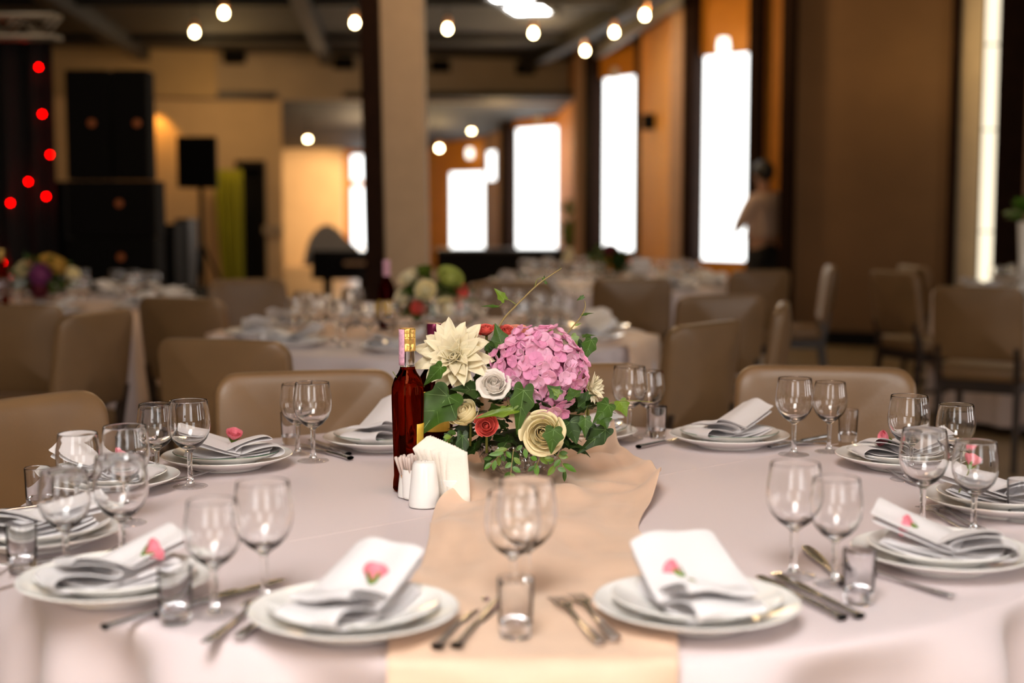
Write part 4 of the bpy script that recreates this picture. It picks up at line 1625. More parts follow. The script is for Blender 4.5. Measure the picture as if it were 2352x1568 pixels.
ivy_thing('ivy leaves hanging right of the open cream rose', [('m', (1344, 960), (1344, 1006), 36, F, F - .01, (.1, -1, .2)), ('d', (1308, 968), (1325, 1020), 70, F + .01, F, (.2, -1, .2)), ('d', (1290, 965), (1300, 1000), 50, F + .03, F + .02)],
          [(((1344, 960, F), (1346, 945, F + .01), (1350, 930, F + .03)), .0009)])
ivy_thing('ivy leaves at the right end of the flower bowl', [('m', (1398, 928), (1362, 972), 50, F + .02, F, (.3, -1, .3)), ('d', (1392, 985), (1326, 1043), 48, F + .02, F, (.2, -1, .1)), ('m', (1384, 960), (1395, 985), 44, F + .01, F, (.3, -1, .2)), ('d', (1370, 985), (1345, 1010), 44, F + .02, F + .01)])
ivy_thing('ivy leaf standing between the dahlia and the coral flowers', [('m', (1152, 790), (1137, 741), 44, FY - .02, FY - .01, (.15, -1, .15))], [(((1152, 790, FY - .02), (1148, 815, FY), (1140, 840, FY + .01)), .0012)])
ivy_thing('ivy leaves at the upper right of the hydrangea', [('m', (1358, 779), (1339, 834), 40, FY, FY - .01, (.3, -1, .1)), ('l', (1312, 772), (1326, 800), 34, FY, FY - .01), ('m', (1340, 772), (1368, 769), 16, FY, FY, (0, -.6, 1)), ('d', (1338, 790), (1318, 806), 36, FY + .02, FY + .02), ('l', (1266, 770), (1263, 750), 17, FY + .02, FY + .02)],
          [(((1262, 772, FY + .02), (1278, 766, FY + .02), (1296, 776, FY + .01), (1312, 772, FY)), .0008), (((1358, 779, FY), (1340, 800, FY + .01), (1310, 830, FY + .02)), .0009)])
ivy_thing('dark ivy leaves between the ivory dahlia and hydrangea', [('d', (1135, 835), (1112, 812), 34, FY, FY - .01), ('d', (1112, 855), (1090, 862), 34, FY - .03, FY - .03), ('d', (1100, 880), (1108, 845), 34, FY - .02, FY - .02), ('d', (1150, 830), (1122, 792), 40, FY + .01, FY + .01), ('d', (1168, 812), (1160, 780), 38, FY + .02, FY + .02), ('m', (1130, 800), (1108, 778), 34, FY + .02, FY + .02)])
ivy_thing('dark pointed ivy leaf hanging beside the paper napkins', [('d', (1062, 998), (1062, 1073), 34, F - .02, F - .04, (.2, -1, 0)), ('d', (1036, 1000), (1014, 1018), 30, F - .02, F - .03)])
ivy_thing('ivy shoot trailing right in front of the wine glasses', [('l', (1424, 922), (1440, 957), 42, FY - .02, FY - .025, (.3, -1, .1))], [(((1385, 935, FY - .02), (1402, 925, FY - .02), (1428, 920, FY - .02), (1456, 920, FY - .02), (1498, 923, FY - .03)), .0011)])
ivy_thing('long ivy shoot rising to the upper right with two small leaves', [('l', (1158, 688), (1135, 661), 26, FY + .03, FY + .03, (.6, -1, .1)), ('m', (1143, 704), (1104, 702), 14, FY + .03, FY + .03, (0, -.5, .9)), ('m', (1248, 645), (1251, 632), 9, FY + .03, FY + .03), ('m', (1252, 648), (1258, 652), 8, FY + .03, FY + .03)],
          [(((1140, 760, FY + .03), (1160, 728, FY + .03), (1187, 700, FY + .03), (1232, 656, FY + .03), (1268, 630, FY + .03), (1290, 616, FY + .03)), .0021), (((1186, 700, FY + .03), (1172, 690, FY + .03), (1158, 685, FY + .03)), .0010), (((1158, 688, FY + .03), (1150, 700, FY + .03), (1140, 705, FY + .03)), .0008),
           (((1228, 659, FY + .03), (1234, 642, FY + .03), (1248, 638, FY + .03), (1254, 646, FY + .03)), .0008), (((1286, 618, FY + .03), (1288, 611, FY + .03)), .0006)])
ivy_thing('short ivy shoot rising at the right of the hydrangea', [('m', (1340, 681), (1324, 690), 11, FY + .02, FY + .02), ('m', (1338, 723), (1364, 718), 11, FY + .02, FY + .02, (0, -.6, .9)), ('l', (1322, 747), (1336, 742), 6, FY + .02, FY + .02)],
          [(((1288, 785, FY + .02), (1314, 752, FY + .02), (1334, 727, FY + .02), (1344, 705, FY + .02), (1343, 690, FY + .02)), .0017)])
ivy_thing('thin tendril with tiny buds crossing before the liquor bottle', [('l', (952, 884), (962, 889), 8, F, F, (0, -1, .5))],
          [(((902, 853, F - .02), (916, 872, F - .02), (936, 878, F - .01), (956, 884, F), (975, 888, F + .02)), .0008)], 'tendril', 'tendril')


def box_sprig(label, stem, leaves, shades=None):
    org = atd(*stem[0])
    t = thing('leafy_sprig', label, 'greenery', org)
    P = cat_rom([atd(*p) - org for p in stem], 6)
    MB().tube(P, .0007, 6).build('stem', M['stem_brown'], t)
    for i, (b, tp_, w) in enumerate(leaves):
        mb = MB()
        Y = stem[0][2] + random.uniform(-.012, .006)
        leaf_px(mb, b, tp_, w, Y, Y - .004, (random.uniform(-.4, .4), -1, random.uniform(.1, .7)), small=True)
        mb.v = [tuple(Vector(p) - org) for p in mb.v]
        mb.build('leaf', (IVM['l'], (M['box'], M['vein']), (M['box'], M['vein']), IVM['m'])[i % 4], t, fix=False, sub=1)


G = FY - .105
box_sprig('sprig of small leaves drooping left before the crystal bowl', ((1168, 1030, G), (1145, 1048, G), (1125, 1070, G - .01)),
          [((1165, 1030), (1136, 1036), 13), ((1158, 1040), (1122, 1044), 12), ((1162, 1036), (1174, 1052), 12), ((1152, 1044), (1160, 1060), 12), ((1146, 1048), (1146, 1070), 12), ((1138, 1056), (1133, 1080), 12), ((1130, 1062), (1112, 1077), 12), ((1130, 1052), (1110, 1054), 10)])
box_sprig('sprig of small leaves hanging in the middle of the crystal bowl', ((1180, 1030, G), (1176, 1060, G - .01), (1172, 1098, G - .02)),
          [((1180, 1050), (1196, 1066), 13), ((1176, 1062), (1160, 1074), 13), ((1176, 1072), (1196, 1084), 14), ((1173, 1084), (1158, 1098), 14), ((1172, 1086), (1184, 1102), 12), ((1200, 1022), (1186, 1034), 11), ((1205, 1030), (1209, 1052), 12), ((1200, 1030), (1184, 1030), 8)])
box_sprig('sprig of small leaves hanging at the right of the crystal bowl', ((1275, 1042, G), (1290, 1060, G), (1296, 1085, G - .01)),
          [((1282, 1045), (1305, 1050), 15), ((1288, 1055), (1272, 1072), 14), ((1292, 1064), (1324, 1083), 15), ((1296, 1078), (1297, 1106), 11), ((1276, 1068), (1258, 1092), 15), ((1280, 1074), (1300, 1082), 13), ((1270, 1050), (1262, 1066), 12), ((1284, 1040), (1304, 1040), 12)])
box_sprig('sprig of small leaves under the open cream rose', ((1245, 1040, G), (1236, 1060, G), (1230, 1075, G)),
          [((1240, 1045), (1258, 1066), 16), ((1234, 1055), (1218, 1050), 13), ((1230, 1062), (1234, 1094), 15), ((1228, 1070), (1212, 1082), 12), ((1250, 1052), (1272, 1056), 14)])
box_sprig('ferny sprig lying over the paper napkins', ((1040, 1000, F - .04), (1020, 1022, F - .05), (1003, 1046, F - .06)),
          [((1036, 1002), (1018, 1004), 14), ((1032, 1004), (1024, 1020), 16), ((1016, 1024), (1002, 1046), 6), ((1018, 1024), (1010, 1048), 6), ((1014, 1026), (998, 1036), 6), ((1020, 1022), (1020, 1042), 6), ((1012, 1030), (1000, 1028), 6), ((1048, 996), (1030, 990), 14)])

# loose filler leaves nobody could count, tucked around the flowers
fm = MB()
rnd = random.Random(21)
oc = Vector((bw.x, FY, 0.845))
for i in range(190):
    a = rnd.uniform(0, 2 * PI)
    e = rnd.uniform(-.55, 1.25)
    r = rnd.uniform(.045, .092) + (.045 if e > .5 else 0)
    d = Vector((math.cos(a) * math.cos(e) * 1.25, math.sin(a) * math.cos(e), math.sin(e)))
    B = oc + Vector((d.x * r, d.y * r * .9, d.z * r * .75))
    T = B + Vector((d.x + rnd.uniform(-.6, .6), d.y + rnd.uniform(-.5, .5), d.z + rnd.uniform(-.9, .4))).normalized() * rnd.uniform(.025, .045)
    leaf_mesh(fm, B, T, (T - B).length * rnd.uniform(.55, .9), (d + Vector((0, 0, .4))).normalized(), small=rnd.random() < .4)
fm.v = [tuple(Vector(p) - oc) for p in fm.v]
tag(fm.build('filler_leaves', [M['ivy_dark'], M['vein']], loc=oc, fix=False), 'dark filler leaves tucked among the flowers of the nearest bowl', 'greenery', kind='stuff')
# ------------------------------------------------------------------ tables behind
far_glass = MB()
far_glass.lathe([(0, .0005), (.031, .0005), (.0325, .0018), (.018, .0050), (.0075, .010), (.0047, .025), (.0048, .055), (.0085, .068)] + bowl_prof(1.0)[4:], 24)
fg = far_glass.build('wine_glass', M['glass'])
fp = plate_mesh(1.0, False).build('dinner_plate', [M['china'], M['green_line']])
fn_ = napkin_mesh(77, .06, 1.0).build('linen_napkin', M['napkin'], thick=0.0016, fix=False)
usedp = set()


def put(proto, loc, rz, label, cat, group):
    o = proto if proto.name not in usedp else proto.copy()
    if proto.name in usedp:
        COL.objects.link(o)
    usedp.add(proto.name)
    o.location = loc
    o.rotation_euler = (0, 0, rz)
    return tag(o, label, cat, group)


cloth2 = None
run2 = None


def run_pt(u, v, L=1.05, w=.26, R=.90):
    s = (v - .5) * 2 * (L + .28)
    x = (u - .5) * 2 * w
    lim = math.sqrt(max(.01, (R + .012) ** 2 - x * x))
    z = 0.754 + .004 * math.sin(s * 14 + x * 20) + .003 * math.sin(x * 40 + s * 3)
    if abs(s) > lim - .01:
        ex = abs(s) - lim + .01
        z = .754 - ex
        s = math.copysign(lim + .012 + .05 * min(1, ex), s)
    return (x, s, z)


TBL = []


def far_table(x, y, R, rot, name, seats, arms, seed, gl=2, skip=()):
    global cloth2, run2
    rnd = random.Random(seed)
    make_table(x, y, .895, 'round banquet table under the white cloth of ' + name)
    if cloth2 is None:
        cloth2 = cloth_mesh(.895, 11, 160, .06).build('tablecloth', M['cloth'])
        run2 = MB().grid(run_pt, 14, 70).build('table_runner', M['chiffon'], thick=.0012)
        c, r = cloth2, run2
    else:
        c, r = cloth2.copy(), run2.copy()
        COL.objects.link(c)
        COL.objects.link(r)
    c.location = (x, y, 0)
    c.rotation_euler = (0, 0, seed * .7)
    tag(c, 'white tablecloth hanging to the floor on ' + name, 'tablecloth')
    r.location = (x, y, 0)
    r.rotation_euler = (0, 0, rot)
    tag(r, 'peach runner lying across ' + name, 'table runner')
    for k in range(seats):
        a = 2 * PI * (k + arms) / seats
        cx, cy = x + .70 * math.cos(a), y + .70 * math.sin(a)
        put(fp, (cx, cy, .7515), a, 'white plate laid on ' + name, 'plate', 'plates on ' + name)
        put(fn_, (cx, cy, .7515 + .0105), a + PI / 2 + rnd.uniform(-.5, .5), 'folded white napkin on a plate of ' + name, 'napkin', 'napkins on ' + name)
        for g in range(gl):
            b = a + .19 + .13 * g
            rr = .56 - .06 * g
            put(fg, (x + rr * math.cos(b), y + rr * math.sin(b), .7515), 0, 'blurred wine glass on ' + name, 'wine glass', 'wine glasses on ' + name)


T2 = (wx(990, 5.76), 5.76)
T3 = (wx(100, 7.5), 7.5)
T4 = (wx(1400, 9.3), 9.3)
T5 = (3.42, 8.3)
far_table(*T2, .9, math.radians(72), 'the second table, right behind the flowers', 10, .3, 1, 3)
far_table(*T3, .9, math.radians(60), 'the left table below the loudspeakers', 10, .1, 2, 2)
far_table(*T4, .9, math.radians(78), 'the table below the tall windows', 10, .45, 3, 3)
far_table(*T5, .9, math.radians(70), 'the table at the far right edge', 10, .2, 4, 4)


def far_flowers(x, y, name, blooms, seed, h=.0):
    """blooms: (dx, dy, dz, r, material)"""
    rnd = random.Random(seed)
    t = thing('flower_arrangement', name, 'flower arrangement', (x, y, .757))
    MB().lathe([(0, .0), (.045, .0), (.07, .03), (.082, .075), (.078, .075), (.065, .034), (.04, .012), (0, .011)], 28).build('bowl', M['crystal'], t)
    fol = MB()
    for i in range(120):
        a = rnd.uniform(0, 2 * PI)
        e = rnd.uniform(-.5, 1.2)
        r = rnd.uniform(.05, .13)
        d = Vector((math.cos(a) * math.cos(e) * 1.2, math.sin(a) * math.cos(e), math.sin(e)))
        B = Vector((d.x * r, d.y * r, .12 + d.z * r * .9))
        T = B + (d + Vector((rnd.uniform(-.6, .6), rnd.uniform(-.6, .6), rnd.uniform(-.8, .5)))).normalized() * rnd.uniform(.04, .07)
        leaf_mesh(fol, B, T, (T - B).length * .7, (d + Vector((0, 0, .4))).normalized(), small=rnd.random() < .4)
    fol.build('foliage', [M['ivy'], M['ivy_dark']], t, fix=False)
    for (dx, dy, dz, r, mt) in blooms:
        mb = MB()
        d = Vector((dx, dy - .08, dz - .08)).normalized()
        A = zto(d)
        for l in range(4):
            n = 5 + l
            for i in range(n):
                a0 = 2 * PI * i / n + l

                def pet(u, v, a0=a0, l=l, n=n):
                    s = 2 * u - 1
                    th = a0 + s * PI / n * 1.4
                    rr = r * (.25 + .25 * l) * (.3 + .7 * math.sin(v * PI / 2))
                    return A @ Vector((rr * math.cos(th), rr * math.sin(th), r * (1.0 - .18 * l) * (v - .4))) + Vector((dx, dy, dz))
                mb.grid(pet, 5, 5)
        mb.ball((dx, dy, dz), r * .55, 10, 8)
        mb.build('bloom', mt, t, fix=False)
    return t


def blp(px, py, Y, T, mt, r):
    p = atd(px, py, Y)
    return (p.x - T[0], p.y - T[1], p.z - .757, r, mt)


gr = mat('pale green petal', (0.42, 0.46, 0.10), 0.6, noise_amt=.1)
mauve = mat('mauve petal', (0.26, 0.05, 0.17), 0.6, noise_amt=.2)
yel = mat('mustard petal', (0.55, 0.33, 0.06), 0.6, noise_amt=.2)
dark_red = mat('dark red petal', (0.14, 0.015, 0.03), 0.6, noise_amt=.2)
Y = T2[1] - .05
far_flowers(T2[0], T2[1], 'blurred flowers with pale green and cream blooms on the second table', [
    blp(1032, 640, Y, T2, gr, .058), blp(978, 668, Y - .05, T2, M['cream_rose'], .046), blp(1022, 706, Y - .08, T2, M['cream_rose'], .044), blp(960, 706, Y - .06, T2, M['coral'], .030),
    blp(1058, 668, Y, T2, M['coral'], .034), blp(940, 640, Y + .02, T2, M['white_petal'], .046), blp(925, 685, Y, T2, M['white_petal'], .040), blp(972, 625, Y + .04, T2, M['plant'], .04), blp(1046, 700, Y, T2, M['salmon'], .03)], 5)
Y = T3[1] - .05
far_flowers(T3[0], T3[1], 'blurred flowers with a mauve bloom on the left table', [
    blp(94, 632, Y - .05, T3, mauve, .060), blp(130, 612, Y, T3, yel, .055), blp(52, 622, Y, T3, M['cream_rose'], .055), blp(165, 632, Y, T3, M['cream_rose'], .045),
    blp(92, 664, Y - .05, T3, dark_red, .05), blp(112, 600, Y + .03, T3, yel, .05), blp(66, 604, Y + .03, T3, M['salmon'], .035)], 6)
Y = T4[1] - .05
far_flowers(T4[0], T4[1], 'blurred dark flowers with a dark red bloom before the windows', [
    blp(1402, 578, Y, T4, dark_red, .055), blp(1308, 590, Y, T4, M['white_petal'], .062), blp(1440, 598, Y, T4, M['salmon'], .04), blp(1420, 600, Y - .05, T4, M['ivy_dark'], .06)], 7)

# bottles and a menu card standing on the second and fourth table
b2 = thing('wine_bottle', 'dark bottle with yellow label left of the blurred flowers', 'bottle', (wx(888, 5.95), 5.95, .757))
MB().lathe([(0, .002), (.034, .002), (.036, .006), (.036, .165), (.030, .188), (.0155, .212), (.0145, .225), (0, .225)], 28).build('bottle_body', M['amber_dark'], b2)
MB().lathe([(.0148, .222), (.0158, .226), (.0155, .285), (.016, .288), (0, .288)], 24).build('foil', M['stamp'], b2)
MB().lathe([(.0366, .05), (.0366, .12)], 28).build('label', M['label'], b2, thick=.0004)
mc = MB().box((0, 0, .09), (.12, .006, .18)).box((0, .05, .085), (.12, .006, .17), Matrix.Rotation(.25, 3, 'X'))
tag(mc.build('menu_card', M['napkin'], loc=(wx(1472, 9.0), 9.0, .7555), smooth=False), 'pale upright card beside the dark blurred flowers', 'card')
b3 = thing('bottle', 'orange topped bottle at the left edge on the left table', 'bottle', (wx(3, 7.3), 7.3, .757))
MB().lathe([(0, .002), (.034, .002), (.036, .006), (.036, .165), (.030, .188), (.0155, .212), (.0145, .25), (0, .25)], 24).build('bottle_body', M['amber'], b3)
MB().lathe([(.0148, .235), (.0162, .24), (.0158, .29), (0, .29)], 20).build('cap', M['gold'], b3)
pt = thing('potted_plant', 'green leafy plant in a white vase cut by the right edge', 'plant', (wx(2352, 8.2), 8.2, .757))
MB().lathe([(0, 0), (.04, 0), (.045, .01), (.03, .15), (.045, .42), (.042, .42), (.026, .15), (0, .02)], 24).build('vase', M['china'], pt)
lf = MB()
rnd = random.Random(5)
for i in range(70):
    a, e = rnd.uniform(0, 6.28), rnd.uniform(-.3, 1.3)
    d = Vector((math.cos(a) * math.cos(e), math.sin(a) * math.cos(e), math.sin(e)))
    B = Vector((0, 0, .45)) + d * rnd.uniform(.02, .06)
    leaf_mesh(lf, B, B + d * rnd.uniform(.05, .09), .035, Vector((0, -.4, 1)).normalized(), small=True)
lf.build('leaves', [M['box'], M['vein']], pt, fix=False)

# ------------------------------------------------------------------ hanging bulbs
bl = thing('pendant_bulb', '', 'light bulb', group='hanging bulbs')
MB().lathe([(0, -.055), (.014, -.052), (.026, -.038), (.030, -.022), (.027, -.006), (.018, .010), (.013, .02), (0, .02)], 20).build('bulb', M['bulb'], bl)
MB().lathe([(0, .100), (.012, .098), (.026, .085), (.032, .055), (.034, .022), (.030, .020), (.028, .045), (.013, .050), (0, .050)], 20).build('socket', M['brass'], bl)
MB().tube([(0, 0, .07), (0, 0, .55)], .004, 6).build('cord', M['black'], bl)
BULBS = [(447, 70, 3.0, 'glowing bulb at the upper left, lower of the pair'), (514, 25, 3.0, 'glowing bulb at the upper left, higher of the pair'),
         (815, 48, 3.0, 'glowing bulb left of the dark steel post'), (1028, 62, 3.0, 'glowing bulb just right of the pale column'),
         (1225, 72, 3.0, 'glowing bulb under the white skylight'), (1344, 113, 3.0, 'lowest of three glowing bulbs in a row above the windows'),
         (1411, 70, 3.0, 'middle of three glowing bulbs in a row above the windows'), (1481, 30, 3.0, 'highest of three glowing bulbs in a row above the windows'),
         (707, 318, 2.32, 'glowing bulb in the low annex above the peach wall'), (1009, 338, 2.28, 'glowing bulb in the annex touching the pale column'),
         (1083, 300, 2.34, 'glowing bulb in the annex right of the pale column')]
for i, (px, py, z, lab_) in enumerate(BULBS):
    Yb = FPX * (z - CAMH) / (470 - py)
    P = atd(px, py, Yb if z > 2.5 else 23.0)
    o = bl if i == 0 else dup(bl)
    o.location = P
    o['label'] = lab_
    if z < 2.5:
        o.scale = (1.3, 1.3, (2.72 - P.z) / .55)
# more bulbs of the same strings overhead, seen only as glints in the glasses
for i, (x, y) in enumerate(((-1.2, 1.6), (-.5, 3.2), (.9, 3.4), (1.9, 3.2), (-1.9, 3.0), (-3.0, 2.4), (3.4, 3.4), (3.0, .6), (-3.2, 4.2), (.2, 4.4), (-.8, 6.2), (2.8, 7.0), (1.1, -.8), (-1.3, -.9), (-2.6, 4.5), (-1.4, 5.2), (.6, 5.4), (2.0, 4.6), (3.2, 5.6), (-3.6, 6.4), (-2.0, 7.0), (1.4, 7.4), (-.6, .4), (1.6, .8), (2.6, 2.2), (-2.4, 1.4))):
    o = dup(bl, 'glowing bulb hanging overhead out of the frame', None, (x, y, 2.95))

# sconces above the windows
for i, (px, py, Ys, k, lab_) in enumerate(((1662, 108, 14.45, 1.0, 'bright wall lamp above the tallest window'), (1412, 168, 18.85, .8, 'faint wall lamp above the second tall window'),
                                           (1237, 276, 23.2, .8, 'faint wall lamp above the third window'), (1079, 352, 27.3, 1.0, 'pale wall lamp above the fourth window'))):
    P = atd(px, py, Ys - .10)
    t = thing('wall_lamp', lab_, 'wall lamp', P)
    MB().lathe([(0, -.09 * k), (.05 * k, -.09 * k), (.065 * k, .0), (.05 * k, .09 * k), (0, .09 * k)], 16).build('shade', M['sconce'] if i in (0, 3) else M['cream'], t)
    MB().box((0, .07, 0), (.05, .12, .05)).build('bracket', M['brass'], t, smooth=False)

# header vents
for i, (px, py, Yv) in enumerate(((538, 132, 20.1), (790, 145, 20.5), (1012, 152, 20.9), (1207, 158, 21.2))):
    P = atd(px, py, Yv - .04)
    t = thing('wall_speaker', ('leftmost', 'second', 'third', 'rightmost')[i] + ' of four small black boxes on the wall header', 'speaker', P)
    MB().box((0, 0, 0), (.28, .20, .17)).build('body', M['speaker'], t, smooth=False, bevel=.01)
    MB().box((0, -.105, 0), (.24, .012, .13)).build('grille', M['grille'], t, smooth=False)
P = atd(1492, 280, 16.4)
t = thing('wall_speaker', 'small black box on the orange wall between the tall windows', 'speaker', P)
MB().box((0, 0, 0), (.17, .16, .18)).build('body', M['speaker'], t, smooth=False, bevel=.01)
MB().box((0, -.085, 0), (.14, .012, .15)).build('grille', M['grille'], t, smooth=False)

# ------------------------------------------------------------------ stage side at the left
cur = MB()


def drape(u, v):
    x = wx(-420, 10.0) + (wx(137, 10.0) - wx(-420, 10.0)) * u
    return (x, 10.0 + .05 * math.sin(u * 60) + .02 * math.sin(u * 23), .02 + 2.42 * v)


tag(cur.grid(drape, 120, 4).build('stage_curtain', M['black_cloth'], thick=.01), 'black stage curtain with red lamps at the left edge', 'curtain')
led = None
for i, (px, py) in enumerate(((89, 154), (97, 262), (115, 355), (65, 417), (106, 451), (24, 466), (6, 603), (2, 640))):
    P = atd(px, py, 9.925)
    if led is None:
        led = MB().ball((0, 0, 0), .013, 14, 10).build('red_lamp', M['led'])
        o = led
    else:
        o = led.copy()
        COL.objects.link(o)
    o.location = P
    tag(o, 'small red light on the black stage curtain', 'lamp', 'red lights on the stage curtain')
tr = thing('lighting_truss', 'aluminium lighting truss above the black stage curtain', 'truss', (wx(-30, 9.7), 9.7, 2.46))
Lh = (wx(150, 9.7) - wx(-420, 9.7))
x1 = wx(150, 9.7) - wx(-30, 9.7)
x0 = x1 - Lh
for dy in (-.07, .07):
    for dz in (-.065, .075):
        MB().tube([(x0, dy, dz), (x1, dy, dz)], .02, 10).build('rail', M['alu'], tr)
n = 14
zzs = [MB(), MB()]
for i in range(n):
    xa, xb = x0 + Lh * i / n, x0 + Lh * (i + 1) / n
    a, b = (-.065, .075) if i % 2 else (.075, -.065)
    for zz, dy in zip(zzs, (-.07, .07)):
        zz.tube([(xa, dy, a), (xb, dy, b)], .008, 6)
for zz in zzs:
    zz.build('lacing', M['alu'], tr)


def cabinet(label, pxa, pxb, pyt, pyb, Y, badges, dep=.5, name='loudspeaker'):
    a, b = atd(pxa, pyt, Y), atd(pxb, pyb, Y)
    w, h = b.x - a.x, a.z - b.z
    c = ((a.x + b.x) / 2, Y + dep / 2, (a.z + b.z) / 2)
    t = thing(name, label, 'speaker', (c[0], c[1], b.z))
    MB().box((0, 0, h / 2), (w, dep, h)).build('cabinet', M['speaker'], t, smooth=False, bevel=.012)
    MB().box((0, -dep / 2 - .006, h / 2), (w * .9, .014, h * .92)).build('grille', M['grille'], t, smooth=False)
    for bx, by in badges:
        P = atd(bx, by, Y)
        MB().lathe([(0, 0), (.026, 0), (.026, .006), (0, .008)], 20, Matrix.Translation((P.x - c[0], -dep / 2 - .014, P.z - b.z)) @ Matrix.Rotation(PI / 2, 4, 'X')).build('badge', M['badge'], t)
    return b.z


Ysp = 9.75
z1 = cabinet('tall black loudspeaker, left of the two on the stack', 147, 253, 160, 413, Ysp, [(212, 283)], .22)
cabinet('tall black loudspeaker, right of the two on the stack', 255, 342, 160, 413, Ysp, [(316, 283)], .22)
cabinet('wide black bass loudspeaker in the middle of the stack', 150, 358, 415, 545, Ysp - .05, [(275, 467)], .3)
base_z = atd(160, 678, Ysp).z
cabinet('wide black bass loudspeaker at the bottom of the stack', 150, 358, 547, 676, Ysp - .05, [(279, 590)], .3)
st = MB().box((wx(200, 9.9), 10.15, .5 * (base_z - .06)), (1.9, 1.3, base_z - .06))
st.box((wx(200, 9.9), 10.15, base_z - .03), (2.0, 1.4, .055))
struct(st.build('floor_stage', M['black'], smooth=False))

sp = thing('stand_speaker', 'black loudspeaker on a tripod stand before the beige wall', 'speaker', (wx(466, 12), 12.0, 0))
a, b = atd(418, 315, 12), atd(508, 432, 12)
zt, zb = a.z, b.z
MB().prism([(-.165, -.16), (.165, -.16), (.11, .16), (-.11, .16)], zb, zt).build('cabinet', M['speaker'], sp, smooth=False, bevel=.012)
MB().box((0, -.165, (zt + zb) / 2), (.29, .012, zt - zb - .05)).build('grille', M['grille'], sp, smooth=False)
MB().tube([(0, 0, .35), (0, 0, zb)], .02, 10).build('pole', M['black'], sp)
for i in range(3):
    a = 2 * PI * i / 3 + .4
    MB().tube([(0, 0, .95), (.42 * math.cos(a), .42 * math.sin(a), .02)], .014, 8).build('leg', M['black'], sp)
# road cases and a stool behind the left table
for i, (pxa, pxb, pyt, Yc, mt, lab_) in enumerate(((60, 146, 416, 10.3, M['black'], 'dark upright equipment case between the stage curtain and loudspeakers'), (362, 398, 515, 11.0, M['black'], 'dark upright equipment case beside the loudspeaker stack'), (398, 432, 502, 11.6, M['steel_grey'], 'blue grey upright equipment case beside the speaker stand'))):
    a, b = atd(pxa, pyt, Yc), atd(pxb, pyt, Yc)
    t = thing('equipment_case', lab_, 'case', ((a.x + b.x) / 2, Yc + .2, 0))
    MB().box((0, 0, a.z / 2), (b.x - a.x, .35, a.z)).build('body', mt, t, smooth=False, bevel=.01)
    MB().box((0, -.18, a.z * .45), (.08, .02, .03)).build('handle', M['alu'], t, smooth=False)

# lime curtain beside the dark doorway
def lime(u, v):
    a, b = wx(497, 19.8), wx(560, 19.8)
    z = .02 + 1.74 * v
    nar = .72 + .28 * v
    return (b - (b - a) * u * (nar if v < 1 else 1) * (1.0 + .08 * math.sin(v * 3)), 19.8 + .05 * math.sin(u * 26), z)


tag(MB().grid(lime, 50, 10).build('lime_curtain', M['lime'], thick=.01), 'lime green curtain hanging beside the dark doorway', 'curtain')
P = atd(352, 219, 19.86)
t = thing('spot_lamp', 'small orange spot lamp at the top corner of the beige wall', 'lamp', P)
MB().ball((0, 0, 0), .022, 12, 8).build('bulb', M['spot'], t)
MB().lathe([(.02, .0), (.045, -.01), (.04, .09), (0, .10)], 16).build('housing', M['brass'], t)
MB().tube([(0, .0, .09), (0, .30, .09)], .012, 8).build('bracket', M['brass'], t)
lamp('orange_spot_light', 'SPOT', tuple(P + Vector((0, .02, -.05))), 40, (1, .45, .08), .03, tuple(P + Vector((.06, .25, -1.0))), 70)

# piano in the annex mouth
pn = thing('piano', 'black piano with raised grey lid left of the dark steel post', 'piano', (wx(800, 14.5), 14.9, 0))
zt, zb = atd(0, 562, 14.5).z, atd(0, 642, 14.5).z
xl, xr = wx(738, 14.5) - wx(800, 14.5), wx(872, 14.5) - wx(800, 14.5)
poly = [(xl - .1, -.4), (xr, -.4), (xr, .5), (xr - .15, .95), (xl + .25, .95), (xl - .05, .3)]
MB().prism(poly, zb, zt - .06).build('case', M['piano'], pn, smooth=False, bevel=.01)
MB().box(((xl + xr) / 2 + .12, -.48, zb + .17), (.34, .12, .03)).build('keyboard', M['pink_post'], pn, smooth=False)
lz = zt - .05
lm = MB()
ol = [(-.50, -.17), (-.455, .055), (-.41, .15), (-.34, .23), (-.28, .258), (-.23, .255), (-.14, .20), (-.07, .12), (.09, -.01), (.12, -.17)]
Rl = Matrix.Rotation(math.radians(-12), 3, 'X')
n = len(ol)
vs = [Rl @ Vector((x, y_, z)) + Vector((0, -.1, lz)) for y_ in (0.0, .025) for x, z in ol]
lm.add(vs, [tuple(range(n)), tuple(range(2 * n - 1, n - 1, -1))] + [(i, n + i, n + (i + 1) % n, (i + 1) % n) for i in range(n)])
lm.build('lid', M['lid_grey'], pn, smooth=False)
for x, y in ((xl + .05, -.3), (xr - .1, -.3), ((xl + xr) / 2, .8)):
    MB().tube([(x, y, zb), (x, y, .0)], [.05, .03], 10).build('leg', M['piano'], pn)

# low dark counter under the annex windows
ct = thing('counter', 'low dark counter below the annex windows right of the pale column', 'counter', (wx(1150, 21.2), 21.4, 0))
cw = wx(1300, 21.2) - wx(1004, 21.2)
MB().box((0, 0, .29), (cw, .45, .58)).build('body', M['black'], ct, smooth=False)
MB().box((0, 0, .60), (cw + .06, .52, .045)).build('worktop', M['dark_wood'], ct, smooth=False, bevel=.008)

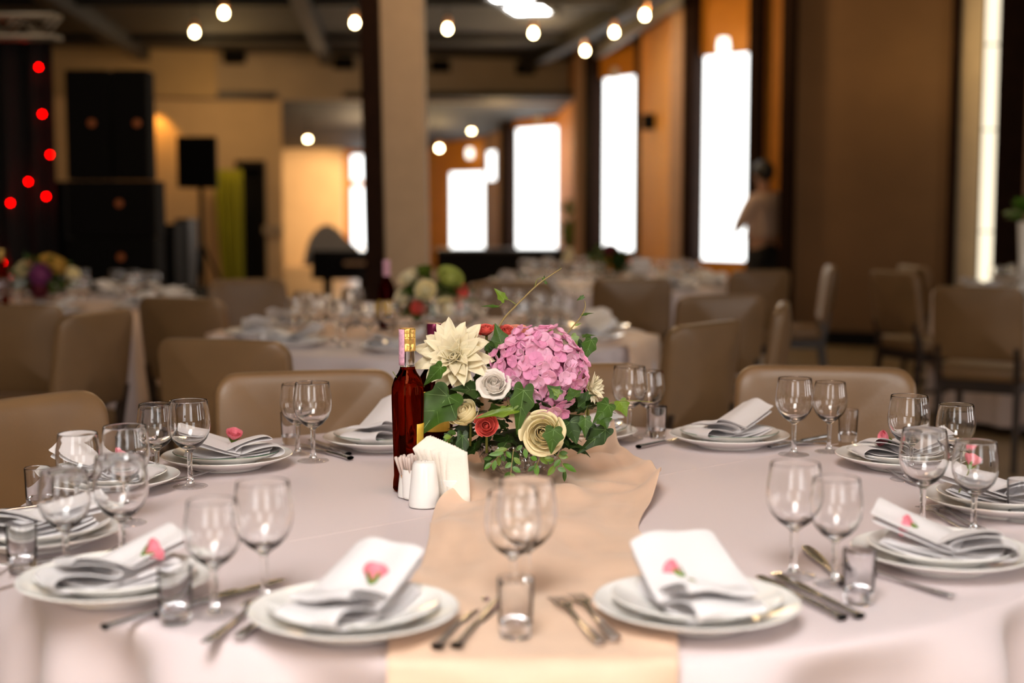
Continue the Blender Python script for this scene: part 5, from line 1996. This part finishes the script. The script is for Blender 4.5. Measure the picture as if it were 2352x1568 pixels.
# tall plant between the windows of the annex
pl = thing('tall_plant', 'yellow green tall plant between the third and second window', 'plant', (wx(1306, 20.0), 20.0, 0))
MB().lathe([(0, 0), (.14, 0), (.19, .36), (.17, .36), (.13, .05), (0, .05)], 20).build('pot', M['dark_wood'], pl)
MB().tube([(0, 0, .1), (.02, 0, .7), (0, 0, 1.1)], .015, 8).build('trunk', M['stem_brown'], pl)
lf = MB()
rnd = random.Random(9)
for i in range(46):
    a = rnd.uniform(0, 6.28)
    z = rnd.uniform(.65, 1.25)
    d = Vector((math.cos(a) * .42, math.sin(a) * .42, rnd.uniform(.1, .9))).normalized()
    B = Vector((0, 0, z))
    leaf_mesh(lf, B, B + d * rnd.uniform(.12, .20), .075, Vector((d.x * .2, -.6, .8)).normalized(), small=True)
lf.build('leaves', [M['plant'], M['vein']], pl, fix=False)

# ------------------------------------------------------------------ the waiter beside the tallest window
py_ = 13.55
pe = thing('person', 'person in a pinkish white shirt and dark trousers beside the tallest window', 'person', (wx(1752, py_), py_, 0), math.radians(-48))
pe.scale = (1, 1, 0.955)


def skin_obj(name, verts, edges, radii, m, parent, root=0, sub=2):
    me = bpy.data.meshes.new(name)
    me.from_pydata([Vector(v) for v in verts], edges, [])
    me.materials.append(m)
    o = bpy.data.objects.new(name, me)
    COL.objects.link(o)
    o.parent = parent
    o.modifiers.new('skin', 'SKIN')
    for i, r in enumerate(radii):
        rr = r if hasattr(r, '__len__') else (r, r)
        me.skin_vertices[0].data[i].radius = rr
    me.skin_vertices[0].data[root].use_root = True
    s = o.modifiers.new('sub', 'SUBSURF')
    s.levels = s.render_levels = sub
    for p in me.polygons:
        p.use_smooth = True
    return o


# facing left and away, forearms bent forward as if carrying something
bv = [(0, 0, .93), (0, 0, 1.05), (.01, .0, 1.22), (.01, .01, 1.38), (.0, .01, 1.46), (-.015, .0, 1.53), (-.02, -.0, 1.62), (-.02, .0, 1.70),
      (.01, -.17, 1.40), (-.06, -.24, 1.20), (-.19, -.20, 1.05), (.02, .19, 1.40), (-.05, .25, 1.20), (-.22, .18, 1.06),
      (.0, -.09, .90), (-.01, -.10, .50), (.02, -.10, .09), (-.10, -.10, .045), (.0, .09, .90), (.02, .10, .50), (.06, .10, .09), (-.06, .10, .045)]
be = [(0, 1), (1, 2), (2, 3), (3, 4), (4, 5), (5, 6), (6, 7), (3, 8), (8, 9), (9, 10), (3, 11), (11, 12), (12, 13), (0, 14), (14, 15), (15, 16), (16, 17), (0, 18), (18, 19), (19, 20), (20, 21)]
br = [(.12, .15), (.11, .135), (.12, .16), (.11, .16), .055, .052, (.085, .075), (.07, .06), .055, .045, .034, .055, .045, .034, .085, .055, .04, .035, .085, .055, .04, .035]
body = skin_obj('body', bv, be, br, M['skin'], pe)
# clothes follow the body
skin_obj('shirt', [(0, 0, 1.0), (0, 0, 1.08), bv[2], bv[3], (0, .01, 1.44), bv[8], bv[9], (-.15, -.215, 1.09), bv[11], bv[12], (-.17, .20, 1.10)],
         [(0, 1), (1, 2), (2, 3), (3, 4), (3, 5), (5, 6), (6, 7), (3, 8), (8, 9), (9, 10)], [(.15, .185), (.14, .165), (.145, .19), (.135, .185), .075, .08, .066, .052, .08, .066, .052], M['shirt'], pe)
skin_obj('trousers', [(0, 0, 1.0), (0, 0, .93), bv[14], bv[15], (.02, -.10, .10), bv[18], bv[19], (.06, .10, .10)], [(0, 1), (1, 2), (2, 3), (3, 4), (1, 5), (5, 6), (6, 7)],
         [(.145, .18), (.15, .185), .11, .078, .065, .11, .078, .065], M['trousers'], pe)
hd = MB().ball((-.012, .0, 1.665), .112, 20, 14, sc=(1.0, .86, 1.0))
ho = hd.build('hair', M['hair'], pe)
for v in ho.data.vertices:
    if v.co.x < -.03 and v.co.z < 1.66:
        v.co.x = max(v.co.x, -.05)
nf = MB()
nf.ball((-.112, 0, 1.615), .014, 8, 6, sc=(1.2, .8, 1.3))
for s in (-1, 1):
    nf.ball((-.02, s * .078, 1.615), .022, 8, 6, sc=(.9, .4, 1.4))
nf.build('face_features', M['skin'], pe)
for s, (hx, hy, hz) in ((-1, (-.19, -.20, 1.05)), (1, (-.22, .18, 1.06))):
    vv = [(hx, hy, hz), (hx - .05, hy + .01 * -s, hz - .012)]
    ee = [(0, 1)]
    rr = [(.030, .018), (.036, .016)]
    for f in range(4):
        o = (f - 1.5) * .018
        a = len(vv)
        vv += [(hx - .088, hy + o, hz - .018 - abs(o) * .2), (hx - .120, hy + o * 1.1, hz - .034), (hx - .132, hy + o * 1.1, hz - .060)]
        ee += [(1, a), (a, a + 1), (a + 1, a + 2)]
        rr += [.010, .009, .008]
    a = len(vv)
    vv += [(hx - .03, hy - s * .035, hz + .002), (hx - .065, hy - s * .05, hz - .004)]
    ee += [(0, a), (a, a + 1)]
    rr += [.011, .009]
    skin_obj('hand', vv, ee, rr, M['skin'], pe, 0, 1)
